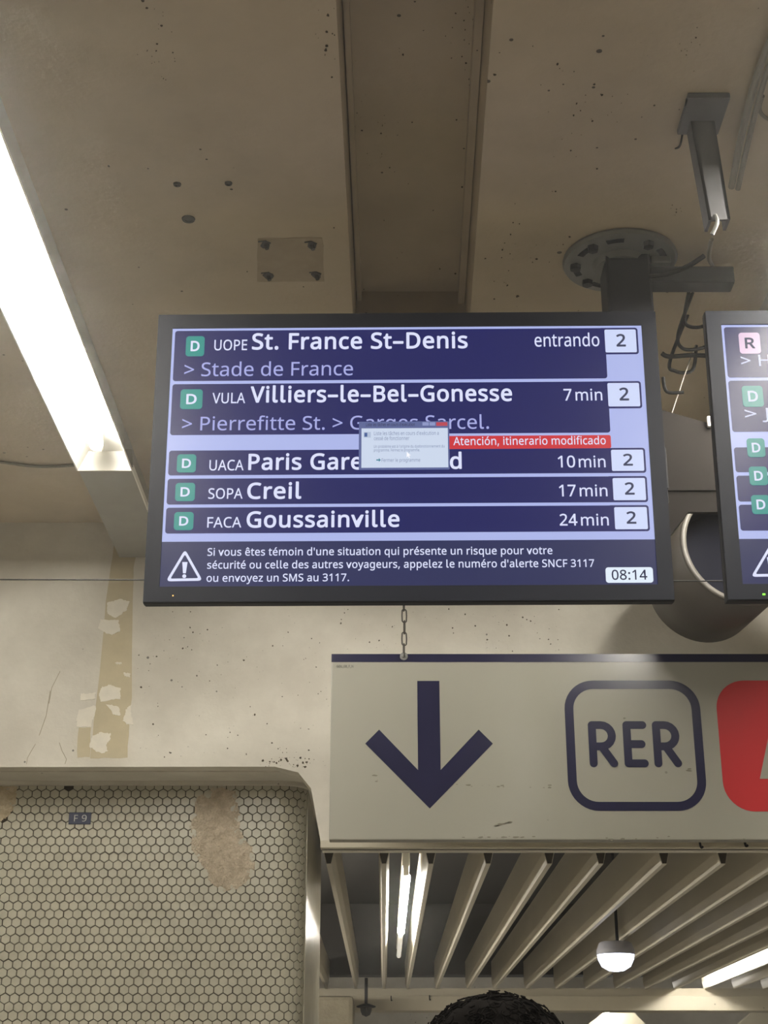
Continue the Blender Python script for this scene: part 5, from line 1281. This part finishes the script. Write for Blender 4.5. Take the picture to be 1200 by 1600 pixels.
sb = tmp.modifiers.new('subdivision', 'SUBSURF'); sb.levels = 2; sb.render_levels = 2
dg = bpy.context.evaluated_depsgraph_get()
full = bpy.data.meshes.new_from_object(tmp.evaluated_get(dg))
bpy.data.objects.remove(tmp)
full.name = 'body'
full.materials.clear()
for m_ in (SKIN, COAT, TROUSER): full.materials.append(m_)
for p_ in full.polygons:
    c_ = p_.center
    p_.use_smooth = True
    hand = c_.z < .875 * k and abs(c_.x) > .185 * k and c_.z > .6 * k
    p_.material_index = 0 if (c_.z > 1.50 * k or hand) else (1 if c_.z > .93 * k or abs(c_.x) > .185 * k and c_.z > .6 * k else 2)
# the head joins the neck of the same body mesh
hbm = bmesh.new(); hbm.from_mesh(full)
r_ = bmesh.ops.create_uvsphere(hbm, u_segments=32, v_segments=24, radius=1.0)
hz = zT - 0.125
for v in r_['verts']:
    d = v.co.copy()
    x, y, z = d.x * .076, d.y * .097, d.z * .125
    if z < 0: x *= 1 + z * 2.2; y = y * (1 + z * 1.6) + (0.02 * (-z / .125))
    fy = max(0, d.y)
    nose = math.exp(-((d.x / .16) ** 2) - ((d.z + .18) / .2) ** 2) * .022 * (fy > 0)
    eye = (math.exp(-(((abs(d.x) - .36) / .15) ** 2) - ((d.z - .02) / .10) ** 2)) * .007 * (fy > 0)
    mouth = math.exp(-((d.x / .3) ** 2) - ((d.z + .48) / .05) ** 2) * .004 * (fy > 0)
    v.co = Vector((x, y + nose - eye - mouth, z + hz))
for s in (-1, 1):
    e_ = bmesh.ops.create_uvsphere(hbm, u_segments=12, v_segments=8, radius=1.0)
    for v in e_['verts']: v.co = Vector((s * .076 + v.co.x * .010, -.004 + v.co.y * .018, hz - .012 + v.co.z * .032))
for f in hbm.faces: f.smooth = True
hbm.to_mesh(full); hbm.free()
link(bpy.data.objects.new('body', full), person)
# curls
random.seed(77)
bm = BM()
r_ = bmesh.ops.create_icosphere(bm, subdivisions=4, radius=1.0)
hc = Vector((0, -0.012, hz + 0.022))
for v in r_['verts']:
    d = v.co.copy()
    nn = noise.noise(d * 3.2) * .06 + noise.noise(d * 8) * .05
    v.co = hc + Vector((d.x * .118, d.y * .122, d.z * .108)) * (1 + nn)
bmesh.ops.delete(bm, geom=[v for v in bm.verts if v.co.z < hz - .06 and v.co.y > .01 or v.co.z < hz - 0.10], context='VERTS')
for _ in range(900):
    d = Vector((random.gauss(0, 1), random.gauss(0, 1), random.gauss(0.25, 1))).normalized()
    if d.z < -0.55 or (d.y > .45 and d.z < .25): continue
    base = hc + Vector((d.x * .117, d.y * .121, d.z * .107))
    t1 = d.cross(Vector((random.random() - .5, random.random() - .5, random.random() - .5))).normalized()
    t2 = d.cross(t1)
    R = random.uniform(.006, .0125)
    n = 9
    turns = random.uniform(.9, 1.7)
    lift = random.uniform(.004, .012)
    pts = [base + t1 * (R * cos(2 * pi * turns * q / n)) + t2 * (R * sin(2 * pi * turns * q / n)) + d * (lift * q / n - .002) for q in range(n + 1)]
    tube(bm, pts, [0.0022 * (1 - .5 * q / n) for q in range(n + 1)], 4, caps=False)
o = obj('hair', bm, HAIR, person, smooth=True)
